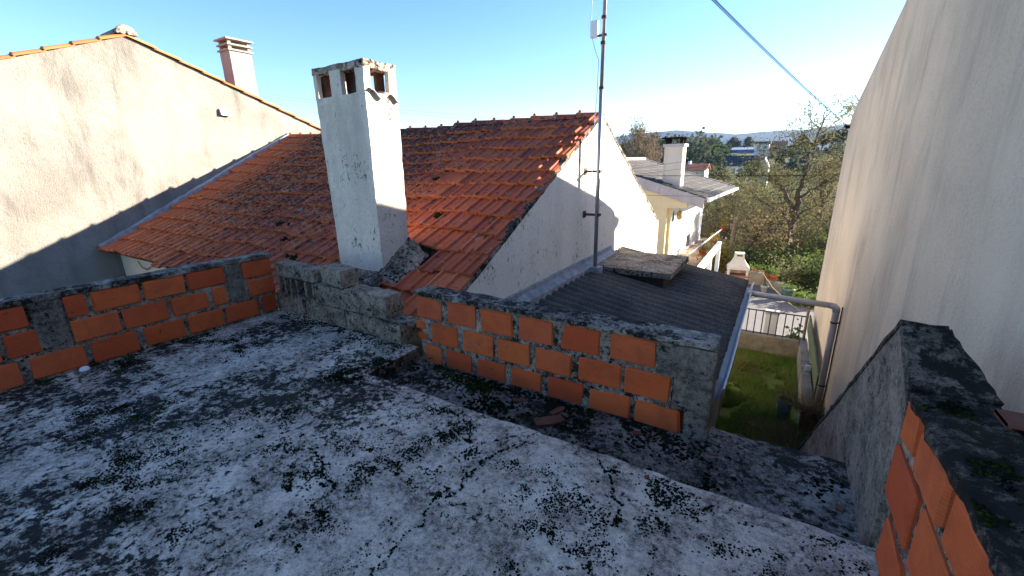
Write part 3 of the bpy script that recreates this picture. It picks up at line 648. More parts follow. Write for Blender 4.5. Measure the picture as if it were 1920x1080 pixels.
def right_parapet():
    p = tag(empty('brick_parapet'), 'mossy brick parapet at the right edge, rising into a grey rendered raking wall', 'brick wall')
    MB().rough(.484, .665, -.6, 1.86, -.13, .640, .045, .007, 11, 21).make('mortar_bed', 'mortar', p)
    MB().rough(.466, .682, -.6, 1.87, .632, .668, .03, .012, 10, 22).make('coping', 'dark_coping', p)
    rows = [(.478, .640, [(1.695, 1.845), (1.375, 1.655), (1.05, 1.335), (.73, 1.01), (.41, .69), (.09, .37)]),
            (.235, .402 + .05, [(1.555, 1.868), (1.235, 1.515), (.91, 1.195), (.59, .87), (.27, .55)]),
            (.015, .20, [(1.52, 1.775), (1.20, 1.48), (.88, 1.16), (.56, .84), (.24, .52)])]
    s = 200
    for z0, z1, L in rows:
        for a, b in L: s += 1; brick(p, .468 + .003 * random.uniform(-1, 1), .58, a, b, z0, z1, s)
    # raking wall: profile in y-z, top edge worn
    prof = [(1.86, .60), (1.98, .665), (2.10, .735), (2.19, .78)]
    y, z = 2.19, .78
    while z > -2.55: y += .12; z -= .107 + random.uniform(-.006, .006); prof.append((y, z))
    poly = [(1.86, -3.0)] + [(a, b) for a, b in prof] + [(prof[-1][0], -3.0)]
    mb = MB(); n = len(prof)
    vs = []
    for x in (.470, .612):
        for a, b in prof: vs.append((x + random.uniform(-.002, .002), a, b))
        for a, b in prof: vs.append((x, a, -3.0))
    N2 = 2 * n; F = []
    for i in range(n - 1):
        F += [(i, n + i, n + i + 1, i + 1), (N2 + i, N2 + i + 1, N2 + n + i + 1, N2 + n + i), (i, i + 1, N2 + i + 1, N2 + i)]
    F += [(n - 1, 2 * n - 1, N2 + 2 * n - 1, N2 + n - 1), (0, N2, N2 + n, n)]
    mb.add(vs, F); mb.make('raking_wall', 'raking_render', p)
    # worn dark crust along the top of the raking wall
    m2 = MB().rough(.464, .606, 0, .34, 0, .03, .03, .008, 12, 31); c, s_ = math.cos(.40), math.sin(.40)
    m2.v = [(x + (.075 * max(0, 1 - q / .34) + .01) * (x > .54), 1.86 + q * c - w * s_, .645 + q * s_ * 1.05 + w * c) for x, q, w in m2.v]; m2.make('ridge_crust', 'dark_coping', p)
    m3 = MB().rough(.463, .607, 0, 4.2, 0, .022, .05, .007, 12, 32); a = math.atan2(.107, .12); c, s_ = math.cos(a), math.sin(a)
    m3.v = [(x, 2.17 + q * c + w * s_, .80 - q * s_ + w * c) for x, q, w in m3.v]; m3.make('raking_crust', 'dark_coping', p)
    # hollow brick end sticking out on the far side
    mb = MB(); x0, x1, y0, y1, z0, z1 = .655, .77, 1.70, 1.80, .575, .682; w = .012
    for zz in (z0, (z0 + z1) / 2 - w / 2, z1 - w): mb.box(x0, x1, y0, y1, zz, zz + w)
    for xx in (x0, (x0 + x1) / 2 - w / 2, x1 - w): mb.box(xx, xx + w, y0 + .001, y1 - .001, z0 + .001, z1 - .001)
    mb.make('hollow_brick', 'shard', p)
    r = np.random.default_rng(5); n_ = 3000
    C = np.stack([r.uniform(.475, .60, n_), r.uniform(.9, 1.86, n_), np.full(n_, .664)], 1)
    keep = np.array([mnoise.noise(Vector((c[0] * 9, c[1] * 6, 2))) + .15 * (1.5 < c[1] < 1.8) > .05 for c in C]); C = C[keep]
    R = r.uniform(.003, .008, len(C)); V, T = domes(C, R, R * .8, 6)
    o = bigmesh('moss', V, T, 3, ['moss_dark', 'moss_green'], p, np.repeat((r.random(len(C)) < .25).astype(int), 18)); o['kind'] = 'stuff'
right_parapet()

# ------------------------------------------------------------------ small things lying on the terrace
def shard(label, x, y, z, l, w, rz, mat='shard', tilt=0., h=.014):
    rr = random.Random(int(abs(x * 1000) + abs(y * 77))); pts = [(-l / 2, -w / 2), (l * .1, -w * .55), (l / 2, -w * .3), (l * .45, w / 2), (-l * .1, w * .45), (-l / 2, w * .35)]
    pts = [(a * rr.uniform(.8, 1.15), b * rr.uniform(.8, 1.15)) for a, b in pts]
    o = MB().prism(pts, 2, 0, h).make('tile_shard', mat); o.location = (x, y, z + abs(math.sin(tilt)) * w / 2); o.rotation_euler = (tilt, 0, rz)
    tag(o, label, 'tile shard', 'broken clay bits on the slabs')
shard('long dark clay shard lying across the gutter under the brick parapet', -1.06, 2.10, -.112, .20, .075, .75, tilt=.08)
shard('narrow brown clay sliver leaning by the brick parapet foot', -1.06, 2.23, -.112, .12, .035, 1.2, tilt=.3)
shard('red clay chip in the gutter below the fifth bottom brick', -.55, 2.25, -.112, .05, .035, .4)
shard('small dark red clay crumb beside the red chip in the gutter', -.49, 2.27, -.112, .03, .02, 1.4)
shard('pinkish clay chip in the middle of the gutter slab', -.65, 1.99, -.112, .03, .02, .2)
shard('thin orange clay chip at the foot of the concrete pillar', -.14, 2.27, -.112, .06, .02, .2)
shard('tiny orange crumb on the bare gutter slab right of the pillar', -.01, 2.2, -.112, .022, .015, 1.)
shard('small square clay chip near the right parapet foot', .41, 2.15, -.112, .04, .03, 1.3)
shard('tiny orange chip on the terrace rim', -.37, 1.77, .003, .02, .014, .5)
shard('flat brown clay flake half buried in gutter moss', -1.35, 2.22, -.112, .08, .03, .3)
o = MB().lathe([(.030, 0), (.032, .012), (.026, .026), (.012, .033), (.001, .034)], (0, 0, 0), 14).make('plastic_cap', 'white_plastic', smooth=True); o.location = (-4.30, .80, .004)
tag(o, 'small white round plastic cap by the left brick parapet', 'cap')

# ------------------------------------------------------------------ tiled house: gable x = -2.5, ridge y = 6.72, eave y = 2.66
SL = .517; TH = math.atan(SL)
def zr(y): return SL * y - 1.288
def sag(x, y):
    u = (x + 10.6) / 8.1; v = (y - 2.66) / 4.06
    return -.055 * math.sin(math.pi * min(1, max(0, u))) * (.35 + .65 * v) + .016 * math.sin(x * 2.1 + y * .8) + .012 * math.sin(x * 4.3 - y * 2.1) * min(1, u * 3)
def tile_mesh(seed):
    rr = random.Random(seed); W = .188
    prof = [(0, .000), (.008, .026), (.042, .034), (.056, .010), (.084, .005), (.098, .010), (.116, .011), (.130, .006), (.162, .003), (.178, .004), (W - .004, .000)]
    L = .40; V = []; n = len(prof)
    for v, lift in ((0, .046), (.012, .048), (L, .002)):
        for u, h in prof: V.append((u + rr.uniform(-.001, .001), v + rr.uniform(-.003, .003), lift + h + rr.uniform(-.0012, .0012)))
    for u, h in prof: V.append((u, .006, h * .6 + .010))
    F = []
    for r in range(2):
        for i in range(n - 1): F.append((r * n + i, r * n + i + 1, (r + 1) * n + i + 1, (r + 1) * n + i))
    for i in range(n - 1): F.append((3 * n + i, 3 * n + i + 1, i + 1, i))
    F += [(0, n, 3 * n), (n, 2 * n, 3 * n), (n - 1, 4 * n - 1, 2 * n - 1), (2 * n - 1, 4 * n - 1, 3 * n - 1)]
    return V, F
CH = dict(x0=-4.20, x1=-3.51, y0=3.05, y1=3.46)
def tiled_house():
    p = tag(empty('tiled_house'), 'old white house with a lichen-stained red clay tile roof in the middle', 'house')
    # walls
    poly = [(2.76, -3.05), (2.76, zr(2.76) - .075), (6.72, zr(6.72) - .06), (10.83, .03), (10.86, -3.05)]
    pr = []
    for a, b in zip(poly, poly[1:] + poly[:1]):
        k = max(1, int(math.hypot(b[0] - a[0], b[1] - a[1]) / .12)) if a[1] > -3 and b[1] > -3 else 1
        for i in range(k): t = i / k; q = (a[0] + (b[0] - a[0]) * t, a[1] + (b[1] - a[1]) * t); w = .012 * mnoise.noise(Vector((q[0] * 5, q[1] * 5, 1))) if 0 < i else 0; pr.append((q[0], q[1] + w))
    MB().prism(pr, 0, -2.72, -2.50).make('gable_wall', 'white_paint', p)
    MB().box(-10.58, -2.73, 2.92, 3.08, -3.05, zr(2.92) - .07).make('front_wall', 'cream_paint', p)
    MB().box(-10.58, -2.73, 10.60, 10.76, -3.05, -.2).make('back_wall', 'white_paint', p)
    # rough verge mortar both rakes
    for nm, pts in (('near_verge', [(2.72, zr(2.72)), (6.72, zr(6.72))]), ('far_verge', [(6.74, 2.165), (10.84, .045)])):
        (ya, za), (yb, zb) = pts; L = math.hypot(yb - ya, zb - za); a = math.atan2(zb - za, yb - ya)
        mb = MB().rough(-2.56, -2.492, 0, L, -.085, -.035, .035, .010, 13, 41); c, s_ = math.cos(a), math.sin(a)
        mb.v = [(x, ya + q * c - w * s_, za + q * s_ + w * c) for x, q, w in mb.v]; mb.make('verge_mortar', 'coping_mortar', p).data.name = nm
    # roof deck and rear slope
    dk = [(2.72, zr(2.72) - .055), (6.72, zr(6.72) - .055), (10.80, -.03), (10.80, -.09), (6.72, zr(6.72) - .12), (2.72, zr(2.72) - .12)]
    mb = MB(); xs = np.linspace(-10.58, -2.73, 28); n = len(dk)
    for x in xs: mb.v += [(x, y, z + sag(x, y) * (1 if y < 7 else 0)) for y, z in dk]
    for i in range(len(xs) - 1): mb.f += [(i * n + k, (i + 1) * n + k, (i + 1) * n + (k + 1) % n, i * n + (k + 1) % n) for k in range(n)]
    mb.make('roof_deck', 'rotten_wood', p)
    mb = MB()
    for k in range(13):
        y0 = 10.95 - k * .31; mb.add([(-10.55, y0, .02 + (10.8 - y0) * SL * 1.0 - .02), (-2.76, y0, .02 + (10.8 - y0) * SL - .02), (-2.76, y0 - .33, .02 + (10.8 - y0 + .33) * SL - .05), (-10.55, y0 - .33, .02 + (10.8 - y0 + .33) * SL - .05)], [(0, 1, 2, 3)])
    mb.make('rear_tiling', 'tile', p)
    # tiles
    var = [tile_mesh(s) for s in range(5)]; mes = []
    for V, F in var:
        me = bpy.data.meshes.new('roof_tile'); me.from_pydata(V, [], F); me.update(); me.materials.append(MAT['tile']); me.materials.append(MAT['tile_edge']); me.polygons.foreach_set('material_index', [int(20 <= i < 30) for i in range(len(F))]); mes.append(me)
    rr = random.Random(12); spots = []; g = .349; cy = g * math.cos(TH); ncol = 42; W = 8.065 / ncol
    for k in range(13):
        y = 2.655 + k * cy
        for c in range(ncol + 1):
            x = -10.56 + c * W + (W * .5 if k % 2 else 0) - W * .5
            x0 = max(-10.565, x); x1 = min(-2.495, x + W)
            if x1 - x0 < .05: continue
            if x1 > CH['x0'] + .03 and x0 < CH['x1'] - .02 and y + .33 > CH['y0'] and y < CH['y1'] - .06: continue
            cl = (x1 - x0) / W
            if k == 2 and -3.5 < x0 < -3.3: continue
            yy = y + rr.gauss(0, .009) - (.05 if rr.random() < .015 else 0); m = Matrix.Translation((x0, yy, zr(yy) - .052 + sag(x0, y) + rr.gauss(0, .004))) @ Matrix.Rotation(rr.gauss(0, .024), 4, 'Z') @ Matrix.Rotation(TH + rr.gauss(0, .010), 4, 'X') @ Matrix.Rotation(rr.gauss(0, .010), 4, 'Y') @ Matrix.Diagonal((cl * W / .188, 1, 1, 1))
            spots.append((math.dist((x0, y, zr(y)), (0, 0, 1.45)), m, rr.randrange(5)))
    spots.sort(key=lambda q: q[0])
    for d, m, v in spots[:300]:
        o = bpy.data.objects.new('roof_tile', mes[v]); COL.objects.link(o); o.parent = p; o.matrix_local = m
    mb = MB()
    for d, m, v in spots[300:]: mb.add([m @ Vector(q) for q in var[v][0]], var[v][1])
    o = mb.make('far_roof_tiles', 'tile', p); o['kind'] = 'stuff'; o.data.materials.append(MAT['tile_edge']); nf = len(var[0][1]); o.data.polygons.foreach_set('material_index', [int(20 <= i % nf < 30) for i in range(len(o.data.polygons))])
    # ridge tiles
    for k in range(20):
        x0 = -10.56 + k * .403; z = zr(6.72) + sag(x0, 6.7) - .075; mb = MB(); n = 8; V = []
        for (dx, r0, dz) in ((0, .125, .012), (.05, .118, .010), (.40, .108, .0), ):
            for i in range(n + 1): a = math.pi * i / n; V.append((x0 + dx, 6.72 - math.cos(a) * r0, z + dz + math.sin(a) * r0 * .72))
        F = [(r * (n + 1) + i, r * (n + 1) + i + 1, (r + 1) * (n + 1) + i + 1, (r + 1) * (n + 1) + i) for r in range(2) for i in range(n)]
        mb.add(V, F); kb = len(mb.v); mb.add([(x0 + dx, y_, z_) for dx, y_, z_ in ((0.01, 6.72, z + .06), (.01, 6.72, z + .10), (.05, 6.72, z + .125), (.05, 6.72, z + .06))], [(0, 1, 2, 3)])
        mb.lathe([(.02, .0), (.028, .02), (.018, .035), (.002, .04)], (x0 + .03, 6.72, z + .095), 7)
        o = mb.make('ridge_tile', 'tile', p, True)
    # mortar abutment against the neighbour's wall
    mb = MB().rough(-10.60, -10.46, 0, 4.5, -.05, .055, .05, .012, 9, 51); c, s_ = math.cos(TH), math.sin(TH)
    mb.v = [(x, 2.66 + q * c - w * s_, zr(2.66) + q * s_ + w * c + sag(-10.55, 2.66 + q * c)) for x, q, w in mb.v]; mb.make('wall_flashing', 'flashing', p)
    mb = MB().tube([(-9.75, 2.905, -.14), (-9.6, 2.90, -.24), (-9.4, 2.90, -.26), (-9.25, 2.90, -.19), (-9.1, 2.90, -.17)], .006, 5); mb.make('wall_cable', 'black', p)
    # chimney
    c = CH; mb = MB().rough(c['x0'], c['x1'], c['y0'], c['y1'], .10, 2.12, .07, .006, 7, 61)
    def taper(v): x, y, z = v; t = (z - .4) / 2.; cx = (c['x0'] + c['x1']) / 2; return (x + (-.055 if x < cx else .02) * t, y, z)
    def post(x0, x1, y0, y1, sd, m): m.rough(x0, x1, y0, y1, 2.10, 2.35, .05, .006, 9, sd)
    x0, x1, y0, y1 = c['x0'], c['x1'], c['y0'], c['y1']; w = .055
    post(x0, x0 + .055, y0, y0 + w, 1, mb); post(-3.945, -3.845, y0, y0 + w, 2, mb); post(-3.635, x1, y0, y0 + w, 3, mb)
    post(x0, x0 + .05, y1 - w, y1, 4, mb); post(-3.95, -3.87, y1 - w, y1, 5, mb); post(x1 - .09, x1, y1 - w, y1, 6, mb)
    mb.rough(x1 - w, x1, y0 + w - .004, y0 + .075, 2.10, 2.35, .05, .004, 9, 7); mb.rough(x1 - w, x1, y1 - .10, y1 - w + .004, 2.10, 2.35, .05, .004, 9, 8)
    mb.rough(x0, x0 + w, y0 + .17, y0 + .24, 2.10, 2.35, .05, .004, 9, 18)
    mb.v = [taper(v) for v in mb.v]
    ch = mb.make('chimney', 'chimney_paint', p); ch['label'] = 'whitewashed chimney with open smoke slots and dark mildew on its rim'
    mb = MB().rough(x0 - .004, x1 + .004, y0 - .004, y1 + .004, 2.335, 2.40, .05, .014, 7, 9); mb.v = [taper(v) for v in mb.v]; mb.make('rim_slab', 'rim_concrete', ch)
    for (a, b_, d, e) in ((x0 + .01, x0 + .035, y0 + .06, y0 + .16), (-3.94, -3.85, y0 + .056, y0 + .075), (-3.63, -3.60, y0 + .05, y0 + .10), (x1 - .12, x1 - .06, y1 - .10, y1 - .06), (-3.93, -3.88, y1 - .09, y1 - .06)):
        MB().box(a - .03, b_ - .03, d, e, 2.125, 2.33).make('flue_brick', 'soot', ch)
    for (a, b_, d, e) in ((-3.90, -3.66, 3.17, 3.24), (-4.19, -4.14, 3.12, 3.17), (-3.64, -3.60, 3.30, 3.36)): MB().box(a, b_, d, e, 2.118, 2.34).make('flue_block', 'soot', ch)
    mb = MB(); V = []
    for i in range(17):
        u = i / 16; y = y0 + .04 + u * .35; z = 2.135 + .035 * math.sin(u * 2 * math.pi * 1.5 + 1.2) - u * .03
        for x, dz in ((x1 + .055, -.02), (x1 - .10, .02)): V += [(x, y, z + dz), (x, y, z + dz - .010)]
    F = []
    for i in range(16): a = i * 4; F += [(a, a + 4, a + 6, a + 2), (a + 1, a + 3, a + 7, a + 5), (a, a + 1, a + 5, a + 4), (a + 2, a + 6, a + 7, a + 3)]
    mb.add(V, F); mb.make('corrugated_scrap', 'fascia_concrete', ch, True)
    # mortar heaped at the chimney foot
    mb = MB().rough(-3.53, -3.24, 3.00, 3.47, 0, .22, .035, .022, 8, 71)
    mb.v = [(x, y, z * (1 - .85 * (x + 3.53) / .29) * (.6 + .4 * (y - 3) / .47) + zr(y) - .03) for x, y, z in mb.v]; mb.make('mortar_fillet', 'mortar', p)
    mb = MB().rough(-4.25, -3.46, 2.93, 3.07, 0, .07, .04, .012, 8, 72)
    mb.v = [(x, y, z * (y - 2.93) / .14 + zr(y)) for x, y, z in mb.v]; mb.make('mortar_fillet', 'mortar', p)
    # moss tufts on the tiles
    r = random.Random(8); P = []; R = []
    for (cx, cy, s) in ((-5.35, 3.15, .09), (-6.4, 3.7, .1), (-5.9, 3.45, .05), (-4.3, 4.9, .08), (-3.3, 3.5, .05), (-3.6, 4.1, .05), (-7.2, 4.0, .06), (-4.6, 3.4, .05), (-8.1, 3.3, .05)):
        for k in range(26):
            x = cx + r.gauss(0, s * .7); y = cy + r.gauss(0, s * .3); P.append((x, y, zr(y) + sag(x, y) - .012)); R.append(r.uniform(.012, .03))
    V, T = domes(np.array(P), np.array(R), np.array(R) * 1.0, 9); o = bigmesh('roof_moss', V, T, 3, ['moss_dark'], p); o['kind'] = 'stuff'
tiled_house()

def mast():
    p = tag(empty('antenna_mast', (-2.3, 6.1, -.2)), 'tall grey steel antenna mast clamped to the white gable wall', 'antenna mast')
    MB().tube([(0, 0, 0), (0, 0, 2.6)], .030, 12).make('pole', 'galv', p, True)
    MB().tube([(.0, 0, 2.55), (.012, 0.01, 6.4)], .025, 12).make('upper_pole', 'galv', p, True)
    for z in (1.50, .88):
        b = MB(); b.box(-.205, .045, -.012, .012, z - .017, z + .017); b.box(.028, .046, -.05, .05, z - .02, z + .02); b.box(-.21, -.19, -.05, .05, z - .05, z + .05); b.make('bracket', 'rust', p)
    for z in (2.60, 3.15, 3.45): MB().lathe([(.034, -.018), (.036, 0), (.034, .018)], (0, 0, z), 12).make('clamp', 'rust', p)
    b = MB(); b.box(-.165, -.07, -.05, .01, 3.22, 3.42); o = b.make('antenna_box', 'white_plastic', p)
    MB().box(-.09, .05, -.014, .014, 3.23, 3.255).make('arm', 'rust', p)
    MB().tube([(-.03, -.03, 4.4), (-.12, -.03, 4.0), (-.165, -.03, 3.6), (-.17, -.035, 3.3), (-.14, -.03, 3.2), (-.09, -.03, 3.05), (-.045, -.03, 2.95), (-.05, -.03, 2.5), (-.075, -.03, 2.2), (-.045, -.03, 1.6), (-.17, -.1, 1.2), (-.19, -.28, 1.0)], .006, 6).make('cable', 'white_plastic', p)
    MB().rough(-.09, .09, -.08, .1, -.05, .10, .04, .01, 9, 3).make('foot', 'flashing', p)
mast()

# ------------------------------------------------------------------ lean-to with corrugated roof
def leanto():
    p = tag(empty('lean_to_shed'), 'lean-to with a blackened corrugated fibre-cement roof between gable and garden', 'shed')
    RS = (.55 - .17) / 2.2
    def zc(x): return -.17 - (x + 2.5) * RS
    pitch = .178; ns = 9; y0, y1 = 2.64, 8.05; ny = int((y1 - y0) / pitch * ns); nx = 26; V = []
    for i in range(nx + 1):
        x = -2.50 + 2.2 * i / nx
        for j in range(ny + 1):
            y = y0 + (y1 - y0) * j / ny; z = zc(x) + .031 * math.cos(2 * math.pi * y / pitch) + .02 * mnoise.noise(Vector((x * .8, y * .8, 5)))
            V.append((x + (.012 * mnoise.noise(Vector((y * 7, 0, 3))) if i == nx else 0), y, z))
    F = [(i * (ny + 1) + j, (i + 1) * (ny + 1) + j, (i + 1) * (ny + 1) + j + 1, i * (ny + 1) + j + 1) for i in range(nx) for j in range(ny)]
    V = [(x, y, z + (.010 if x < -1.42 else 0)) for x, y, z in V]      # upper sheet laps over the lower one
    bm_ = MB().lathe([(.016, 0), (.014, .004), (.006, .006), (.005, .014), (.001, .015)], (0, 0, 0), 7)
    me = bpy.data.meshes.new('fixing_bolt'); me.from_pydata(bm_.v, [], bm_.f); me.update(); me.materials.append(MAT['rust'])
    for bx in (-1.50, -.46):
        for k in range(15, 45, 3):
            b_ = bpy.data.objects.new('fixing_bolt', me); COL.objects.link(b_); b_.parent = p; b_.location = (bx, k * pitch, zc(bx) + .033 + (.010 if bx < -1.42 else 0) + .02 * mnoise.noise(Vector((bx * .8, k * pitch * .8, 5))))
    o = mesh('corrugated_roof', V, F, 'fibre', p, True); md = o.modifiers.new('thick', 'SOLIDIFY'); md.thickness = .009; md.offset = -1
    MB().box(-.56, -.42, 2.66, 7.95, -3.05, -.62).make('side_wall', 'grey_render', p)
    MB().prism([(-2.46, -3.05), (-2.46, zc(-2.46) - .05), (-.56, zc(-.56) - .05), (-.56, -3.05)], 1, 7.80, 7.94).make('end_wall', 'grey_render', p)
    MB().box(-.50, -.36, 2.62, 8.0, -.66, -.60).make('rafter_plate', 'rotten_wood', p)
    # mortar flashing along the gable
    mb = MB().rough(-2.505, -2.36, 2.7, 7.35, -.22, -.01, .05, .014, 8, 81)
    mb.v = [(x if z < -.1 else -2.505 + (x + 2.505) * .28, y, z) for x, y, z in mb.v]; mb.make('flashing', 'flashing', p)
    # gutter: open U sheet
    prof = [(-.325, -.585), (-.318, -.665), (-.262, -.672), (-.222, -.560), (-.214, -.560)]
    V = []; ys = [3.95, 4.4, 5, 5.6, 6.2, 6.8, 7.4, 8.06]
    for k, y in enumerate(ys):
        for q, (x, z) in enumerate(prof): V.append((x + .004 * math.sin(y * 3), y, z + .006 * math.sin(y * 2.1) - (.12 if k == 0 and q in (0, 1) else 0)))
    n = len(prof); F = [(k * n + i, (k + 1) * n + i, (k + 1) * n + i + 1, k * n + i + 1) for k in range(len(ys) - 1) for i in range(n - 1)]
    o = mesh('gutter', V, F, 'gutter_blue', p); md = o.modifiers.new('thick', 'SOLIDIFY'); md.thickness = .004
    # square hatch with a concrete lid
    MB().rough(-2.22, -1.32, 6.33, 7.42, -.60, -.19, .08, .006, 8, 82).make('hatch_curb', 'rotten_wood', p)
    MB().rough(-2.44, -2.23, 6.30, 7.35, -.40, -.20, .06, .012, 8, 83).make('hatch_upstand', 'flashing', p)
    MB().rough(-2.36, -1.20, 6.22, 7.58, -.205, -.122, .04, .007, 9, 84).make('hatch_lid', 'lid_concrete', p)
leanto()

def drain_pipe():
    p = tag(empty('drain_pipe'), 'grey drain pipe crossing from the shed gutter to the tall wall and down', 'drain pipe')
    y = 7.45; pts = [(.80, y, -.632), (.845, y, -.640), (.872, y, -.665), (.88, y, -.71)]
    MB().tube([(-.27, y, -.595), (.80, y, -.632)], .043, 14).make('horizontal_pipe', 'pvc', p, True)
    MB().tube([(-.262, y, -.595)] + [(-.20, y, -.598)], .050, 14).make('outlet_collar', 'pvc', p, True)
    MB().tube([(.79, y, -.6317)] + pts, .047, 14).make('elbow', 'pvc', p, True)
    MB().tube([(.88, y, -.70), (.88, y, -2.75)], .043, 14).make('downpipe', 'pvc_dark', p, True)
    for z in (-.88, -1.9): b = MB().lathe([(.047, -.012), (.05, 0), (.047, .012)], (.88, y, z), 14); b.box(.92, .952, y - .01, y + .01, z - .008, z + .008); b.make('pipe_clip', 'iron', p)
    MB().tube([(.935, y - .06, -.62), (.935, y - .06, -2.7)], .007, 6).make('cable', 'black', p)
drain_pipe()

# ------------------------------------------------------------------ left neighbour
def left_house():
    p = tag(empty('neighbour_house'), 'big beige pebble-rendered gable at far left with orange verge tiles', 'house')
    X = -10.6; pk = (3.845, 3.79); a0 = (-5.0, .27); b0 = (11.0, 1.08)
    MB().prism([(-5, -3.05), a0, pk, b0, (11, -3.05)], 0, -18, X).make('gable_wall', 'pebble_render', p)
    for (q, e) in ((pk, a0), (pk, b0)):
        L = math.dist(q, e); n = int(L / .41); dy, dz = (e[0] - q[0]) / L, (e[1] - q[1]) / L
        rf = [(q[0], q[1] + .012), (e[0] + dy * .3, e[1] + dz * .3 + .012), (e[0] + dy * .3, e[1] + dz * .3 + .06), (q[0], q[1] + .06)]
        MB().prism(rf, 0, -18, X - .12).make('roof_slope', 'new_tile', p)
        for k in range(n):
            s0 = k * .41; s1 = s0 + .45; V = []; m = 8
            for s, r, lift in ((s0, .072, .008), (s1 - .03, .082, .028), (s1, .084, .030)):
                for i in range(m + 1):
                    t = math.pi * i / m; V.append((X - .03 - math.cos(t) * r * 1.1 + random.uniform(-.001, .001), q[0] + dy * s, q[1] + dz * s + lift + math.sin(t) * r * .8 - .012))
            for i in range(m + 1): t = math.pi * i / m; V.append((X - .03 - math.cos(t) * .068, q[0] + dy * s1, q[1] + dz * s1 + math.sin(t) * .05))
            F = [(r * (m + 1) + i, r * (m + 1) + i + 1, (r + 1) * (m + 1) + i + 1, (r + 1) * (m + 1) + i) for r in range(3) for i in range(m)]
            mesh('verge_tile', V, F, 'new_tile', p, True)
    mb = MB(); V = []
    for dx, r in ((-.8, .12), (-.02, .12), (.06, .135), (.07, .12), (.07, .02)):
        for i in range(11): t = math.pi * i / 10; V.append((X + dx, pk[0] - math.cos(t) * r * 1.25, pk[1] + .02 + math.sin(t) * r * 1.15))
    mb.add(V, [(r * 11 + i, r * 11 + i + 1, (r + 1) * 11 + i + 1, (r + 1) * 11 + i) for r in range(4) for i in range(10)]); mb.make('ridge_cap', 'lid_concrete', p, True)
    # chimney behind the verge
    ch = MB().rough(-11.42, -11.0, 5.86, 6.35, 2.3, 3.985, .12, .004, 5, 91).make('chimney', 'pink_render', p)
    for k, (z, o_) in enumerate(((3.985, .035), (4.095, .035), (4.205, .06))): MB().rough(-11.42 - o_, -11.0 + o_, 5.86 - o_, 6.35 + o_, z, z + .035, .1, .004, 6, k).make('cap_slab', 'pink_render', ch)
    for z in (4.02, 4.13):
        for x in (-11.41, -11.07):
            for y in (5.865, 6.285): MB().box(x, x + .06, y, y + .06, z, z + .076).make('cap_post', 'pink_render', ch)
    o = MB(); o.add([(X, 5.20, 2.68), (X, 5.38, 2.665), (X, 5.39, 2.53), (X, 5.21, 2.545), (X + .05, 5.20, 2.665), (X + .05, 5.38, 2.65), (X + .075, 5.39, 2.53), (X + .075, 5.21, 2.545)], [(4, 5, 6, 7), (0, 4, 7, 3), (1, 2, 6, 5), (0, 1, 5, 4), (3, 7, 6, 2)])
    o.make('vent_cover', 'white_plastic', p)
left_house()

# ------------------------------------------------------------------ tall building at right
def right_building():
    p = tag(empty('neighbour_building'), 'tall blank tan rendered wall filling the right side of the view', 'building')
    prof = [(-7.0, -3.05), (-7.0, 1.65), (3.2, 4.36), (7.5, 3.22), (8.876, 2.853), (10.57, 2.41), (11.15, 2.21), (11.29, 2.13), (11.36, 2.0), (11.52, -3.05)]
    MB().prism(prof, 0, .95, 9.5).make('gable_wall', 'tan_render', p)
    MB().prism([(-7.3, 1.62), (3.2, 4.40), (8.876, 2.89), (11.74, 2.06), (11.74, 1.94), (8.876, 2.78), (3.2, 4.28), (-7.3, 1.52)], 0, 1.10, 9.7).make('roof', 'red_roof', p)
    b = MB().box(.885, .955, 11.18, 11.26, 1.965, 2.025); b.tube([(.90, 11.16, 2.0), (.86, 11.10, 2.01)], .022, 8); b.make('cable_bracket', 'black', p)
right_building()

